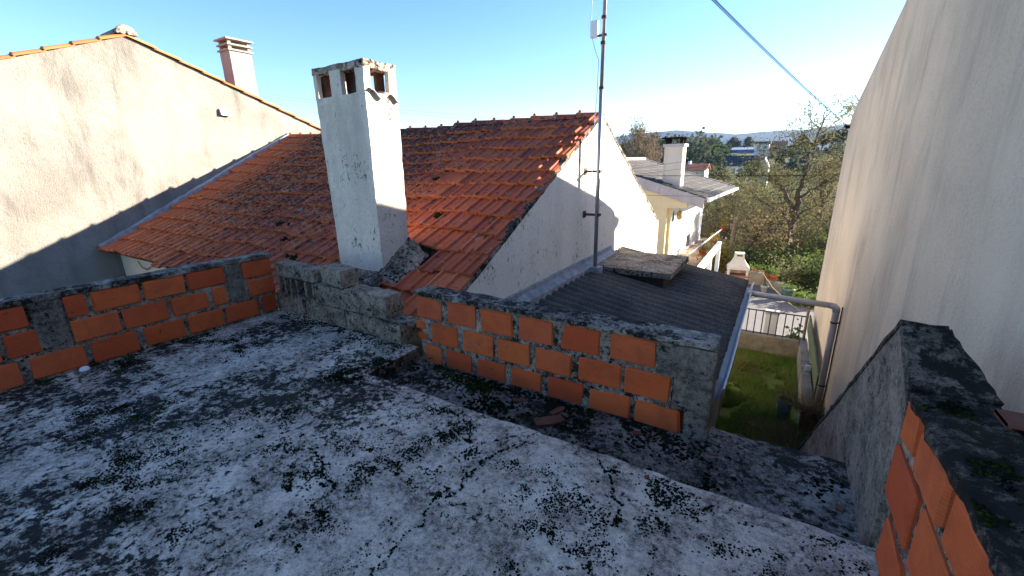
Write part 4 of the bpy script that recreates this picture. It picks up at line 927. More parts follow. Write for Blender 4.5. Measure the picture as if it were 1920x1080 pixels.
# ------------------------------------------------------------------ yellow house beyond (local origin at its near eave corner)
def yellow_house():
    p = tag(empty('yellow_house', (-2.54, 18, -2.95), -math.radians(2.5)), 'yellow and white house behind the white gable, with a grey tiled roof', 'house')
    Z = 2.95; S = .30; RX = -4.75; E0 = .02          # coordinates relative to the empty; roof eave z = E0
    def zf(x): return Z + E0 - x * S
    LEN = 7.5
    # rake boards front and back, roof panels
    def rake(y0, y1): return MB().prism([(0, zf(0) - .02), (RX, zf(RX) - .02), (RX, zf(RX) - .42), (-.0, zf(0) - .42)], 1, y0, y1)
    rake(0, .16).make('rake_board', 'fascia_concrete', p); rake(LEN - .16, LEN).make('rake_board', 'fascia_concrete', p)
    mb = MB().prism([(.02, zf(0) - .05), (RX, zf(RX) - .03), (RX, zf(RX) - .14), (.02, zf(0) - .16)], 1, .16, LEN - .16); mb.make('roof_deck', 'fascia_concrete', p)
    mb = MB().prism([(RX, zf(RX) - .03), (2 * RX, zf(0) - .05), (2 * RX, zf(0) - .16), (RX, zf(RX) - .14)], 1, 0, LEN); mb.make('rear_roof_slope', 'dark_roof', p)
    rows, cols = 13, 6; dx = (abs(RX) + .10) / rows; dy = LEN / cols
    for i in range(rows):
        for j in range(cols):
            x1 = .10 - i * dx; x0 = x1 - dx + .045; y0 = j * dy + .03; y1 = (j + 1) * dy - .03; t = .03
            V = [(x1, y0, zf(x1) + t), (x1, y1, zf(x1) + t), (x0, y1, zf(x0) + .008), (x0, y0, zf(x0) + .008), (x1, y0, zf(x1) - .01), (x1, y1, zf(x1) - .01), (x0, y1, zf(x0) - .02), (x0, y0, zf(x0) - .02)]
            mesh('roof_panel', V, [(0, 1, 2, 3), (4, 7, 6, 5), (0, 4, 5, 1), (1, 5, 6, 2), (2, 6, 7, 3), (3, 7, 4, 0)], 'dark_roof', p)
    MB().prism([(-.02, zf(0) + .0), (.02, zf(0) + .05), (RX, zf(RX) + .06), (RX, zf(RX) + .0)], 1, LEN - .02, LEN + .05).make('verge_trim', 'fascia_concrete', p)
    MB().tube([(RX, .05, zf(RX) + .04), (RX, LEN, zf(RX) + .04)], .09, 8).make('ridge_cap', 'fascia_concrete', p)
    MB().prism([(.10, zf(0) - .16), (.12, zf(0) - .04), (.22, zf(0) - .02), (.22, zf(0) - .14), (.16, zf(0) - .18)], 1, .02, LEN + .02).make('gutter', 'white_plastic', p)
    # walls
    WX = -1.26
    MB().box(2 * RX + .6, WX, .55, 6.8, .0, Z - .10).make('side_wall', 'house_white', p)
    MB().prism([(WX - .003, .0), (WX - .003, zf(WX) - .45), (RX, zf(RX) - .20), (2 * RX + .6, zf(2 * RX * 0 - 1.2) - .45), (2 * RX + .6, 0)], 1, .40, .56).make('front_wall', 'yellow_paint', p)
    MB().prism([(-.60, zf(-.6) - .425), (RX, zf(RX) - .425), (RX, zf(-.6) - .86), (-.60, zf(-.6) - .60)], 1, .10, .30).make('porch_beam', 'yellow_paint', p)
    MB().box(-2.05, -1.37, .12, .42, 0, Z - .05).make('pillar', 'yellow_paint', p)
    b = MB(); b.lathe([(.02, .34), (.09, .30), (.13, .12), (.10, 0), (.03, -.05)], (-1.06, 1.0, 2.0), 8); b.tube([(-1.26, 1.0, 2.45), (-1.12, 1.0, 2.5), (-1.06, 1.0, 2.36)], .018, 6); b.make('lantern', 'ochre', p)
    b = MB(); b.prism([(.62, 1.92), (.72, 2.06), (.66, 2.22), (.78, 2.34), (.74, 2.12), (.80, 1.95)], 0, WX, WX + .03); b.make('wall_ornament', 'iron', p)
    b = MB().box(WX - .02, WX + .015, 5.0, 5.9, .02, 2.05); b.make('door', 'cream_paint', p)
    b = MB().box(WX - .02, WX + .02, 3.6, 4.2, .35, .9); b.make('window', 'glass_dark', p)
    b = MB().box(WX, WX + .03, 2.2, 4.6, 0, .14); b.make('plinth', 'balcony_tile', p)
    # balcony walkway
    MB().box(WX - .1, -.12, .3, 7.6, -.14, .20).make('balcony_floor', 'balcony_tile', p)
    MB().box(-.20, -.08, -1.2, 7.6, -.30, .12).make('balcony_edge', 'house_white', p)
    b = MB().tube([(-.10, -1.2, .98), (-.10, 7.6, .98)], .03, 6)
    b.make('handrail', 'house_white', p)
    for k in range(44): MB().tube([(-.10, -1.15 + k * .2, .12), (-.10, -1.15 + k * .2, .97)], .010, 4).make('baluster', 'iron', p)
    # chimney
    ch = MB().box(-1.82, -1.10, .75, 1.30, Z + .2, Z + 1.92).make('chimney', 'cream_paint', p)
    MB().box(-1.88, -1.04, .69, 1.36, Z + 1.92, Z + 2.03).make('cap_slab', 'fascia_concrete', ch)
    for x in (-1.80, -1.26):
        for y in (.78, 1.15): MB().box(x, x + .14, y, y + .12, Z + 2.03, Z + 2.23).make('cap_post', 'black', ch)
    MB().box(-1.92, -1.0, .65, 1.40, Z + 2.23, Z + 2.28).make('cowl', 'black', ch)
yellow_house()

# ------------------------------------------------------------------ garden below
def lawn():
    nx, ny = 40, 80; V = [(-.60 + 1.56 * i / nx, 2.5 + 7.52 * j / ny, -2.62 + .05 * mnoise.noise(Vector((i * .21, j * .2, 0)))) for j in range(ny + 1) for i in range(nx + 1)]
    F = [(j * (nx + 1) + i, j * (nx + 1) + i + 1, (j + 1) * (nx + 1) + i + 1, (j + 1) * (nx + 1) + i) for j in range(ny) for i in range(nx)]
    struct(mesh('lawn', V, F, 'lawn', smooth=True))
    r = np.random.default_rng(4); n = 90000; P = np.stack([r.uniform(-.58, .70, n), r.uniform(5.2, 10.0, n), np.full(n, -2.62)], 1)
    k = np.array([mnoise.noise(Vector((x * 1.9, y * 1.5, 3))) + .5 * mnoise.noise(Vector((x * 6, y * 6, 1))) + (.28 if y > 8.9 else 0) - (.15 if y < 7.1 and x < .25 else 0) > -.16 for x, y, z in P]); P = P[k]
    tag(blades('lawn_grass', P, .085, .006, ['grass', 'dead_grass'], seed=2, lean=.7), 'patchy green lawn grass beside the shed wall', 'grass', kind='stuff')
    P = []
    for cx, cy, s, m in ((.42, 6.55, .16, 900), (.5, 6.2, .2, 900), (.3, 6.9, .15, 500), (-.25, 9.0, .3, 500), (.58, 6.9, .1, 400)):
        P += [(cx + r.normal() * s, cy + r.normal() * s, -2.62) for _ in range(m)]
    P = np.array(P); P[:, 0] = np.clip(P[:, 0], -.4, .64)
    tag(blades('dry_grass', P, .20, .006, ['dead_grass', 'grass'], seed=3, lean=1.4), 'tall dry straw-coloured grass tufts by the lawn pot', 'grass', kind='stuff')
lawn()
def garden_walls():
    o = MB().rough(-2.4, .69, 10.02, 10.20, -3.0, -2.20, .09, .012, 5, 101).make('garden_wall', 'stone_wall'); tag(o, 'low rendered garden wall under the iron railing', 'garden wall')
    o = MB().rough(.69, .82, 7.20, 10.22, -3.0, -2.18, .09, .010, 5, 102).make('garden_wall', 'grey_render'); tag(o, 'narrow grey kerb wall along the foot of the tall tan wall', 'garden wall')
    p = tag(empty('iron_railing'), 'thin iron railing with upright bars on the low garden wall', 'railing')
    MB().tube([(-2.3, 10.11, -1.675), (.76, 10.11, -1.675)], .014, 8).make('top_rail', 'iron', p)
    MB().tube([(-2.3, 10.11, -2.17), (.68, 10.11, -2.17)], .010, 6).make('bottom_rail', 'iron', p)
    for k in range(20): x = .66 - k * .136; MB().tube([(x, 10.11, -2.21), (x, 10.11, -1.68)], .011, 6).make('baluster', 'iron', p)
    MB().tube([(.75, 10.11, -2.3), (.75, 10.11, -1.52)], .025, 8).make('post', 'wood', p)
    p = tag(empty('slat_fence'), 'weathered green slatted fence panel standing against the tall tan wall', 'fence')
    for k in range(22): y = 7.72 + k * .145; MB().box(.842, .858, y, y + .128, -2.20, -1.86).make('slat', 'green_panel', p)
    MB().box(.859, .875, 7.70, 10.92, -1.93, -1.88).make('rail', 'green_panel', p); MB().box(.859, .875, 7.70, 10.92, -2.16, -2.11).make('rail', 'green_panel', p)
    MB().box(.838, .88, 7.68, 7.715, -2.3, -1.85).make('post', 'green_panel', p)
    o = MB().box(0, .09, 0, .03, 0, .10).make('white_tag', 'white_plastic'); o.location = (.735, 8.55, -2.18); tag(o, 'small white plastic square lying on the narrow kerb wall', 'plastic scrap')
    # planters
    p = tag(empty('planter', (.46, 7.42, -2.60)), 'pale green plastic planter standing in the long grass', 'planter')
    MB().lathe([(.085, 0), (.10, .18), (.125, .36), (.115, .36), (.105, .30), (.001, .30)], (0, 0, 0), 16).make('pot', 'green_pot', p, True)
    r = np.random.default_rng(6); blades('dead_plant', np.stack([r.normal(0, .05, 160), r.normal(0, .05, 160), np.full(160, .30)], 1), .28, .005, ['dead_grass', 'grass'], p, 5, 1.6)
    p = tag(empty('planter', (.76, 7.16, -2.62)), 'rusty brown planter full of dead stems under the downpipe', 'planter')
    MB().rough(-.09, .09, -.09, .10, 0, .40, .05, .01, 8, 104).make('pot', 'shard', p)
    blades('dead_plant', np.stack([r.normal(0, .07, 260), r.normal(0, .07, 260), np.full(260, .36)], 1), .26, .006, ['dead_grass'], p, 6, 2.0)
garden_walls()
def patio():
    struct(mesh('patio', [(-3.2, 10.2, -2.9), (1.6, 10.2, -2.9), (1.6, 14.2, -2.9), (1.0, 15.1, -2.9), (.5, 16.2, -2.9), (-.2, 17.2, -2.9), (-1.0, 17.9, -2.9), (-2.4, 18.3, -2.9), (-3.2, 18.0, -2.9)], [tuple(range(9))], 'patio'))
    p = tag(empty('border_wall'), 'pale low border wall curving round the far side of the patio', 'garden wall')
    pts = [(-1.0, 17.95), (-.60, 17.6), (-.15, 17.15), (.22, 16.55), (.46, 16.2)]
    for k, ((a, b), (c, d)) in enumerate(zip(pts, pts[1:])):
        L = math.dist((a, b), (c, d)); mb = MB().rough(0, L - .01, 0, .20, -2.95, -2.62 + .04 * (k == 0), .1, .012, 6, 110 + k); an = math.atan2(d - b, c - a); cs, sn = math.cos(an), math.sin(an)
        mb.v = [(a + x * cs - y * sn, b + x * sn + y * cs, z) for x, y, z in mb.v]; mb.make('wall_segment', 'stone_wall', p)
patio()
def potted(label, x, y, z, r, h, lmat, n, lh, seed, trough=False, potmat='terracotta', group='terracotta pots in the garden'):
    p = tag(empty('potted_plant', (x, y, z)), label, 'flower pot', group)
    if trough: b = MB(); b.add([(-r, -.09, 0), (r, -.09, 0), (r, .09, 0), (-r, .09, 0), (-r * 1.1, -.11, h), (r * 1.1, -.11, h), (r * 1.1, .11, h), (-r * 1.1, .11, h)], [(0, 3, 2, 1), (4, 5, 6, 7), (0, 1, 5, 4), (1, 2, 6, 5), (2, 3, 7, 6), (3, 0, 4, 7)]); o = b.make('pot', potmat, p); o.rotation_euler = (0, 0, -.85)
    else: MB().lathe([(r * .72, 0), (r, h * .82), (r * 1.12, h * .83), (r * 1.12, h), (r * .95, h), (r * .9, h * .85), (.001, h * .85)], (0, 0, 0), 12).make('pot', potmat, p, True)
    g = np.random.default_rng(seed); C = np.stack([g.normal(0, r * .8, n), g.normal(0, r * .8, n), h + np.abs(g.normal(0, lh, n))], 1); leaves('foliage', C, .035, lmat, p, seed)
potted('long terracotta trough of greenery on the patio border wall', -.42, 17.40, -2.60, .22, .17, 'leaf_green', 260, .10, 1, True)
potted('rounded terracotta pot on the border wall nearest the trough', -.04, 17.02, -2.62, .115, .19, 'leaf_green', 160, .12, 2)
potted('rightmost terracotta pot on the patio border wall', .10, 16.85, -2.62, .115, .19, 'leaf_green', 120, .12, 3)
potted('terracotta pot hung outside the balcony rail, nearest the camera', -2.52, 19.0, -2.40, .15, .22, 'leaf_yellow', 180, .12, 4)
potted('terracotta pot in the middle of the balcony rail', -2.44, 21.6, -2.32, .15, .22, 'leaf_yellow', 180, .12, 5)
potted('terracotta pot at the far end of the balcony rail', -2.33, 24.0, -2.12, .16, .24, 'leaf_yellow', 200, .14, 6)
potted('small beige pot alone on the patio paving', -.12, 16.3, -2.90, .11, .20, 'leaf_dark', 30, .03, 7, potmat='bbq', group='other garden pots')
potted('squat teal barrel planter at the end of the border wall', .54, 15.75, -2.90, .17, .34, 'leaf_green', 160, .10, 8, potmat='teal', group='other garden pots')
def barbecue():
    p = tag(empty('barbecue', (-1.04, 17.2, -3.02), .12), 'pale concrete garden barbecue with a flared chimney hood', 'barbecue')
    b = MB(); b.box(-.34, -.26, -.25, .25, 0, .62); b.box(.26, .34, -.25, .25, 0, .62); b.box(-.26, .26, .17, .249, 0, .62); b.make('hearth', 'bbq', p)
    MB().box(-.38, .38, -.30, .27, .12, .17).make('shelf', 'bbq', p); MB().box(-.38, .38, -.30, .27, .36, .41).make('grill_shelf', 'bbq_brick', p)
    b = MB(); prof = [(.36, .28, .62), (.36, .28, .68), (.25, .21, .82), (.175, .16, .98), (.155, .14, 1.13), (.16, .145, 1.18), (.16, .145, 1.20)]; V = []
    for rx, ry, z in prof: V += [(-rx, -ry, z), (rx, -ry, z), (rx, ry, z), (-rx, ry, z)]
    b.add(V, [(r * 4 + i, r * 4 + (i + 1) % 4, r * 4 + 4 + (i + 1) % 4, r * 4 + 4 + i) for r in range(len(prof) - 1) for i in range(4)] + [(24, 25, 26, 27), (3, 2, 1, 0)]); b.make('hood', 'bbq', p)
    MB().box(-.09, .09, -.152, -.12, 1.09, 1.135).make('smoke_slot', 'black', p)
    MB().box(.36, .85, -.22, .24, 0, .56).make('side_counter', 'stone_wall', p)
    o = MB().lathe([(.05, 0), (.075, .12), (.08, .13)], (0, 0, 0), 10).make('flower_pot', 'terracotta'); o.location = (-.92, 17.05, -2.49); tag(o, 'little terracotta pot standing inside the barbecue', 'flower pot')
    o = MB().lathe([(.06, 0), (.08, .09), (.085, .10)], (0, 0, 0), 10).make('flower_pot', 'terracotta'); o.location = (-1.16, 17.02, -2.729); tag(o, 'red bowl on the bottom shelf of the barbecue', 'flower pot')
barbecue()
def garden_misc():
    p = tag(empty('white_pergola', (-1.83, 13, -2.9)), 'white horizontal beam on square posts beside the balcony', 'pergola')
    MB().box(-.06, .06, -.4, 5.1, 1.08, 1.28).make('beam', 'house_white', p)
    for y in (.1, 2.5, 4.85): MB().box(-.055, .075, y, y + .14, -.05, 1.08).make('post', 'house_white', p)
    p = tag(empty('wooden_post', (-1.62, 20, -3.4)), 'slanted grey wooden vine post behind the barbecue', 'post')
    MB().tube([(0, 0, 0), (.05, 0, 1.2), (.09, 0, 2.5)], [.085, .075, .06], 8).make('shaft', 'wood', p); MB().box(-.10, .28, -.03, .03, 2.15, 2.22).make('crossbar', 'wood', p)
    p = tag(empty('meter_cabinet', (.15, 10.75, -2.9)), 'white utility cabinet behind the iron railing', 'cabinet')
    MB().box(-.12, .12, -.08, .10, 0, 1.0).make('box', 'house_white', p); MB().box(-.14, .14, -.10, .12, 1.0, 1.05).make('top', 'fascia_concrete', p)
    o = MB().tube([(.62, 10.05, -1.55), (.45, 11.2, -1.75), (.1, 13.0, -1.9), (-.2, 15, -2.0)], .008, 5).make('rope', 'straw'); tag(o, 'thin pale line running from the railing post over the patio', 'rope')
garden_misc()

# ------------------------------------------------------------------ vegetation
def bush(name, label, c, rx, ry, rz, n, size, lmat, seed, cat='bush', group=None):
    p = tag(empty(name, c), label, cat, group); r = np.random.default_rng(seed); rr = random.Random(seed); mb = MB(); cl = []
    for k in range(14):
        a = rr.uniform(0, 6.28); q = math.sqrt(rr.random()); t = Vector((math.cos(a) * rx * q, math.sin(a) * ry * q, rz * rr.uniform(.3, 1.0) * math.sqrt(1 - q * q * .7))); cl.append(tuple(t)); mb.tube([(0, 0, 0), tuple(t * .5), tuple(t)], [.02, .013, .004], 4, cap=False)
    mb.make('stems', 'bark', p); T = np.array(cl); i = r.integers(0, len(T), n); C = T[i] + r.normal(size=(n, 3)) * np.array([rx, ry, rz]) * .26; C[:, 2] = np.abs(C[:, 2]); leaves('foliage', C, size, lmat, p, seed)
bush('shrub', 'light green leafy shrub behind the iron railing by the tall wall', (.62, 10.75, -2.9), .22, .22, .62, 420, .055, 'leaf_bright', 1)
bush('shrub', 'dense dark green fern-like shrub at the patio corner', (1.03, 15.3, -2.95), .36, .36, .42, 900, .05, 'leaf_green', 2)
bush('shrub', 'yellow-green shrub between balcony and shed roof', (-2.75, 16.2, -2.95), .35, .5, .62, 700, .05, 'leaf_bright', 3)
bush('shrub', 'yellow autumn vine behind the white pergola posts', (-1.95, 19.5, -3.2), .42, .7, 1.05, 1300, .07, 'leaf_yellow', 4)
bush('shrub', 'grey-green bush behind the terracotta pots', (.45, 17.6, -3.0), .5, .5, .75, 1500, .045, 'leaf_olive', 5)
bush('shrub', 'dark ivy heap against the tall wall beyond the patio', (1.35, 17.6, -3.1), .55, .5, .85, 1500, .05, 'leaf_dark', 6)

tree('deciduous_tree', 'tall thin-leaved tree with forked trunk rising above the thicket', 'tree', (.55, 22, -3.4),
     [([(.55, 22, -3.4), (.52, 22, -2.4), (.49, 22, -1.55), (.53, 22, -.86)], .19, .15, 2),
      ([(.53, 22, -.9), (.53, 22, -.19), (.62, 22.1, .5), (.72, 22.1, 1.3), (.84, 22, 2.0), (.95, 22, 3.15)], .13, .018, 15),
      ([(.53, 22, -.95), (.25, 21.9, -.35), (-.01, 21.9, .24), (-.35, 21.8, .5), (-.65, 21.8, .72)], .10, .018, 9),
      ([(.53, 22, -.35), (.95, 22.2, .10), (1.35, 22.3, .35), (1.7, 22.4, .65)], .06, .01, 7),
      ([(.50, 22, -1.2), (.9, 21.8, -.7), (1.4, 21.6, -.4)], .05, .01, 5), ([(.50, 22, -1.4), (-.1, 22.2, -.7), (-.9, 22.3, -.4)], .05, .01, 6)],
     12000, .036, 'leaf_olive', 5, 2, .15, 1.0, .034, up=.10)
tree('small_tree', 'small leaning tree with curved bare boughs behind the barbecue', 'tree', (-1.1, 20.4, -3.4),
     [([(-1.1, 20.4, -3.4), (-1.0, 20.4, -2.5), (-.80, 20.4, -1.75), (-.45, 20.4, -1.45), (-.02, 20.4, -1.35)], .08, .02, 10), ([(-1.0, 20.4, -2.5), (-.6, 20.3, -2.15), (-.2, 20.3, -2.05)], .05, .015, 5)],
     2200, .045, 'leaf_brown', 9, 2, .22, .8, .025)
tree('bare_tree', 'bushy brown leafless tree behind the yellow house chimney', 'tree', (-12.6, 45, -5.5),
     [([(-12.6, 45, -5.5), (-12.6, 45, -1.5), (-12.5, 45, 1.2), (-12.6, 45, 3.3)], .25, .03, 26)], 9000, .075, 'twig', 3, 2, .22, 2.0, .05, up=.35)
def T(nm, label, x, y, top, rx, n, sz, m, sd, hb=.2, base=None, group=None):
    z0 = gz(x, y) if base is None else base; h = top - z0; crown_tree(nm, label, 'tree', (x, y, z0), h, rx, h * (1 - hb) * .42, n, sz, m, sd, group, hb, .04 * h * .5 + .05)
T('evergreen_tree', 'round dark evergreen in front of the white stone gable', -4.3, 70, .95, 1.7, 4200, .14, 'leaf_dark', 1, .12)
T('olive_tree', 'broad olive-brown tree left of the dark-roofed house', -6.2, 55, .60, 1.9, 4200, .11, 'leaf_olive', 2, .15)
T('autumn_tree', 'tawny half-bare tree below the dark-roofed house', -3.9, 45, -.45, 1.5, 3600, .08, 'leaf_brown', 3, .15)
T('autumn_tree', 'golden tree beside the grey roof corner', -3.35, 34, -1.55, 1.2, 3400, .065, 'leaf_yellow', 4, .1)
T('hedge_tree', 'brown leafy tree at the far right beside the tall wall', 1.9, 30, 1.7, 1.3, 4800, .055, 'leaf_brown', 5, .1)
T('hedge_tree', 'olive tree behind the forked trunk', .2, 31, .9, 1.6, 4200, .06, 'leaf_olive', 6, .1)
T('hedge_tree', 'grey-olive tree between forked trunk and dark evergreen', -1.9, 36, .1, 1.6, 4200, .065, 'leaf_olive', 7, .1)
T('pine_tree', 'broad pine at the left end of the blue shed', -23.5, 240, 10.6, 2.9, 1500, .45, 'leaf_far', 11, .12)
T('pine_tree', 'single upright pine behind the blue shed', -17.2, 242, 10.9, 1.8, 1200, .42, 'leaf_far', 12, .18)
T('pine_tree', 'dark pine on the skyline right of the white hillside house', 2.5, 150, 7.4, 1.3, 1200, .28, 'leaf_dark', 13, .4)
T('pine_tree', 'umbrella pine on the ridge, third from the tall wall', 7.6, 152, 7.2, 1.6, 1200, .28, 'leaf_far', 14, .6)
T('pine_tree', 'umbrella pine on the ridge, second from the tall wall', 9.4, 150, 7.9, 1.6, 1200, .28, 'leaf_far', 15, .6)
T('pine_tree', 'umbrella pine on the ridge, closest to the tall wall', 11.6, 150, 8.3, 1.7, 1200, .28, 'leaf_far', 16, .6)

def thickets():
    r = random.Random(21); g = np.random.default_rng(21); sets = {'leaf_brown': [], 'leaf_olive': [], 'leaf_green': [], 'leaf_yellow': [], 'leaf_dark': []}; tw = []
    for k in range(235):
        y = r.uniform(19.2, 44); u = r.uniform(-.165, .17); x = u * y
        if y < 26 and x < -2.2: continue
        top = {0: -2.1, 1: -1.2}.get(int(y > 23), 0) - (y > 23) * .0; z0 = gz(x, y)
        if y > 23: top = -1.0 + (y - 23) * .045 + (.5 if u > .03 else 0)
        h = max(.5, (top - z0) * r.uniform(.45, 1.0)); rad = r.uniform(.4, .95)
        m = r.choices(list(sets), (5, 6, 2.2, .7, 2.2))[0]
        if y < 21.5: m = r.choices(list(sets), (2, 2, 6, 1.2, 2))[0]
        n = int(1000 * rad); c = np.array([x, y, z0 + h * .55]); C = c + g.normal(size=(n, 3)) * np.array([rad * .55, rad * .55, h * .30])
        cl = g.normal(size=(12, 3)) * np.array([rad * .6, rad * .6, h * .33]) + c; i = g.integers(0, 12, n); C = np.where(g.random((n, 1)) < .72, cl[i] + g.normal(size=(n, 3)) * .16, C); sets[m].append(C)
        for q in range(7): a = g.normal(size=3) * np.array([rad * .7, rad * .7, 0]) + np.array([x, y, z0 + h * r.uniform(.6, 1.15)]); tw.append(((x + r.gauss(0, .1), y, z0), tuple((np.array([x, y, z0]) + a) / 2 + g.normal(size=3) * .1), tuple(a)))
    names = {'leaf_brown': ('brown_thicket', 'tangled brown autumn scrub filling the slope below the trees'), 'leaf_olive': ('olive_thicket', 'dull olive scrub mixed through the slope below the trees'),
             'leaf_green': ('bramble_thicket', 'green brambles along the foot of the scrubby slope'), 'leaf_yellow': ('yellow_thicket', 'scattered yellow autumn leaves in the scrubby slope'), 'leaf_dark': ('dark_thicket', 'dark evergreen undergrowth within the scrubby slope')}
    for q, (m, L) in enumerate(sets.items()):
        tag(leaves(names[m][0], np.concatenate(L), .05, m, None, q), names[m][1], 'undergrowth', kind='stuff')
    mb = MB()
    for a, b, c in tw: mb.tube([a, b, c], [.018, .012, .004], 3, cap=False)
    tag(mb.make('thicket_branches', 'bark'), 'thin bare branches tangled through the scrubby slope', 'undergrowth', kind='stuff')
thickets()
def far_wood():
    g = np.random.default_rng(31); r = random.Random(31); L = []; D = []
    for k in range(620):
        y = r.uniform(125, 400); u = r.uniform(-.34, -.045) if k % 5 else r.uniform(-.06, .12); x = u * y; z0 = gz(x, y); h = r.uniform(4.5, 8.5) * (.8 if u > -.13 else 1.0); rad = h * r.uniform(.26, .42)
        if -.108 < u < -.03 and y < 236: continue
        if u > -.125: h *= .6; rad *= .8
        if u < -.14: h *= 1.25
        if -14 < x < -2 and y < 180: continue
        n = 150; cl = g.normal(size=(9, 3)) * np.array([rad * .55, rad * .55, h * .2]) + np.array([x, y, z0 + h * .58]); i = g.integers(0, 9, n); C = cl[i] + g.normal(size=(n, 3)) * rad * .30
        (D if r.random() < .3 else L).append(C)
    tag(leaves('distant_wood', np.concatenate(L), .55, 'leaf_far', None, 1, .8), 'distant grey-green wood covering the hillside beyond the valley', 'wood', kind='stuff')
    tag(leaves('distant_dark_wood', np.concatenate(D), .55, 'leaf_dark', None, 2, .8), 'darker conifers scattered through the distant hillside wood', 'wood', kind='stuff')
far_wood()

# ------------------------------------------------------------------ distant buildings
def far_buildings():
    p = tag(empty('dark_roofed_house', (-8.6, 112, -4.6)), 'distant house with a long navy-dark roof and white wall', 'house')
    MB().box(-2.9, 2.9, -2.2, 2.2, -.5, 4.6).make('wall', 'house_white', p)
    MB().prism([(-2.9, 4.5), (0, 6.5), (2.9, 4.5), (2.9, 4.3), (0, 6.3), (-2.9, 4.3)], 0, -3.5, 3.35).make('roof', 'navy_roof', p)
    for x in (-1.9, -.5, 1.2): w = MB().box(x, x + .8, -2.23, -2.19, 2.6, 3.8).make('window', 'glass_dark', p)
    p = tag(empty('stone_gable_house', (-3.95, 104, -4.4)), 'distant pale stone gable beside the navy-dark roof', 'house')
    MB().prism([(-.85, 0), (-.85, 4.2), (0, 5.75), (.85, 4.2), (.85, 0)], 1, -2.5, 2.5).make('wall', 'bbq', p); MB().box(-.07, .07, -.5, .5, 5.6, 6.2).make('finial', 'bbq', p)
    MB().box(-.25, .25, -2.53, -2.49, 2.4, 3.3).make('window', 'glass_dark', p)
    p = tag(empty('blue_shed', (-17.2, 230, 3.0)), 'long distant blue shed with a pale roof on the hillside', 'shed')
    MB().box(-5.6, 5.6, -3, 3, -1, 2.05).make('wall', 'blue_sheet', p); MB().prism([(-3.3, 1.98), (0, 3.0), (3.3, 1.98), (3.3, 1.86), (0, 2.88), (-3.3, 1.86)], 0, -5.9, 5.7).make('roof', 'pale_sheet', p); MB().box(5.3, 5.75, -3.05, 3, -1, 2.2).make('end_pier', 'house_white', p)
    p = tag(empty('red_roofed_house', (-12.4, 75, -6.5)), 'distant low house with a red tiled roof past the grey roof', 'house')
    MB().box(-2.1, 1.8, -2, 2, -.5, 6.35).make('wall', 'cream_paint', p); MB().prism([(-2.5, 6.3), (0, 7.2), (2.5, 6.3), (2.5, 6.2), (0, 7.1), (-2.5, 6.2)], 0, -2.3, 2.1).make('roof', 'red_roof', p); MB().box(-1.0, -.6, -.3, .3, 6.8, 7.6).make('chimney', 'house_white', p)
    MB().box(.3, .9, -2.03, -1.99, 5.1, 5.8).make('window', 'glass_dark', p)
    p = tag(empty('white_hillside_house', (-8.2, 180, 1.4)), 'distant white house with dark eaves above the blue shed', 'house')
    MB().box(-2.3, 2.0, -2.5, 2.5, -1, 4.5).make('wall', 'house_white', p); MB().box(-2.8, 2.4, -3, 3, 4.5, 5.2).make('roof', 'navy_roof', p)
    for x in (-1.5, .5): MB().box(x, x + .8, -2.55, -2.49, 2.9, 3.9).make('window', 'glass_dark', p)
    p = tag(empty('orange_roofed_house', (-3.6, 185, 1.6)), 'distant house with an orange roof seen through the treetops', 'house')
    MB().box(-2.2, 2.4, -2.5, 2.5, -1, 3.9).make('wall', 'pink_render', p); MB().prism([(-3, 3.85), (0, 5.3), (3, 3.85), (3, 3.7), (0, 5.15), (-3, 3.7)], 0, -2.5, 2.7).make('roof', 'red_roof', p)
    MB().box(-.4, .4, -2.55, -2.49, 1.9, 3.0).make('window', 'glass_dark', p)
far_buildings()

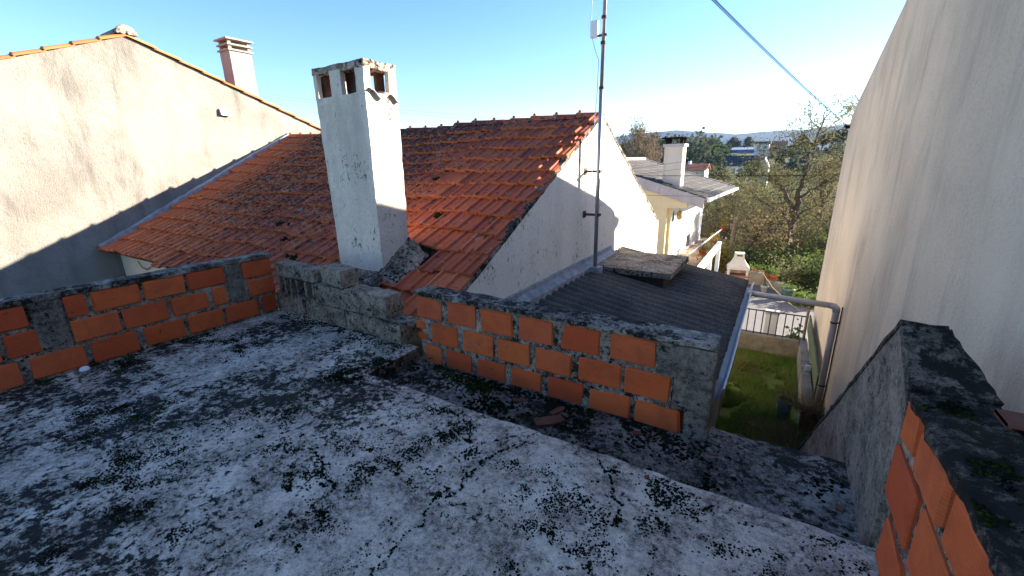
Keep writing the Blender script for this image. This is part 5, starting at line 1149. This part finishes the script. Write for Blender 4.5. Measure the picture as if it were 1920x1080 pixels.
# ------------------------------------------------------------------ overhead cables
def cable(label, a, b, sagz, r, n=24, mat='black', group=None):
    a, b = Vector(a), Vector(b); pts = [a.lerp(b, i / n) - Vector((0, 0, sagz * 4 * (i / n) * (1 - i / n))) for i in range(n + 1)]
    tag(MB().tube(pts, r, 5).make('overhead_cable', mat), label, 'cable', group)
cable('upper of two thick black cables rising from the tall wall corner', (.90, 11.2, 2.03), (-2.165, -3.0, 3.395), .10, .005, group='cables at the tall wall corner')
cable('lower of two thick black cables rising from the tall wall corner', (.90, 11.2, 2.01), (-2.16, -3.0, 3.385), .105, .004, group='cables at the tall wall corner')
for lab, a, b in (('wire crossing in front of the yellow house chimney and trees', (-8, 14, 1.06), (6, 14, 1.02)), ('twin wire just above the chimney-crossing wire', (-8, 14.2, .98), (6, 14.2, 1.10)), ('lowest wire crossing the yellow gable and thicket', (-8, 14, .40), (6, 14, .52)),
                  ('wire slanting up through the tall tree crown', (-6, 14, .98), (6, 14, 2.6)), ('second wire slanting through the tall tree crown', (-6, 14.2, .80), (6, 14.2, 2.35))):
    cable(lab, a, b, .08, .0045, group='wires across the garden')
cable('thin wire in the open sky, upper one left of the mast', (-76, 40, 13.2), (-8, 40, 3.4),   .3, .008, group='thin wires in the sky')
cable('thin wire in the open sky, lower one left of the mast', (-76, 40, 12.75), (-8, 40, 3.1),   .3, .008, group='thin wires in the sky')

# ------------------------------------------------------------------ haze
def haze():
    t = bpy.data.materials.new('haze'); t.use_nodes = True; nt = t.node_tree; nt.nodes.clear(); o = nt.nodes.new('ShaderNodeOutputMaterial'); v = nt.nodes.new('ShaderNodeVolumePrincipled')
    v.inputs['Color'].default_value = (.36, .56, 1, 1); v.inputs['Density'].default_value = .00007; v.inputs['Anisotropy'].default_value = .35; nt.links.new(v.outputs[0], o.inputs['Volume'])
    MAT['haze'] = t; b = MB().box(-3390, 2590, -190, 3150, -30, 185).make('haze', 'haze'); tag(b, 'thin blue haze in the air over the valley', None, kind='stuff')
haze()

# ------------------------------------------------------------------ put each group's empty at the base of its parts
bpy.context.view_layer.update()
for o in list(COL.objects):
    if o.type == 'EMPTY' and o.parent is None and o.location.length < 1e-6 and o.children:
        P = [c.matrix_world @ Vector(k) for c in o.children for k in c.bound_box]
        loc = Vector(((min(p.x for p in P) + max(p.x for p in P)) / 2, (min(p.y for p in P) + max(p.y for p in P)) / 2, min(p.z for p in P)))
        o.location = loc
        for c in o.children: c.location = c.location - loc
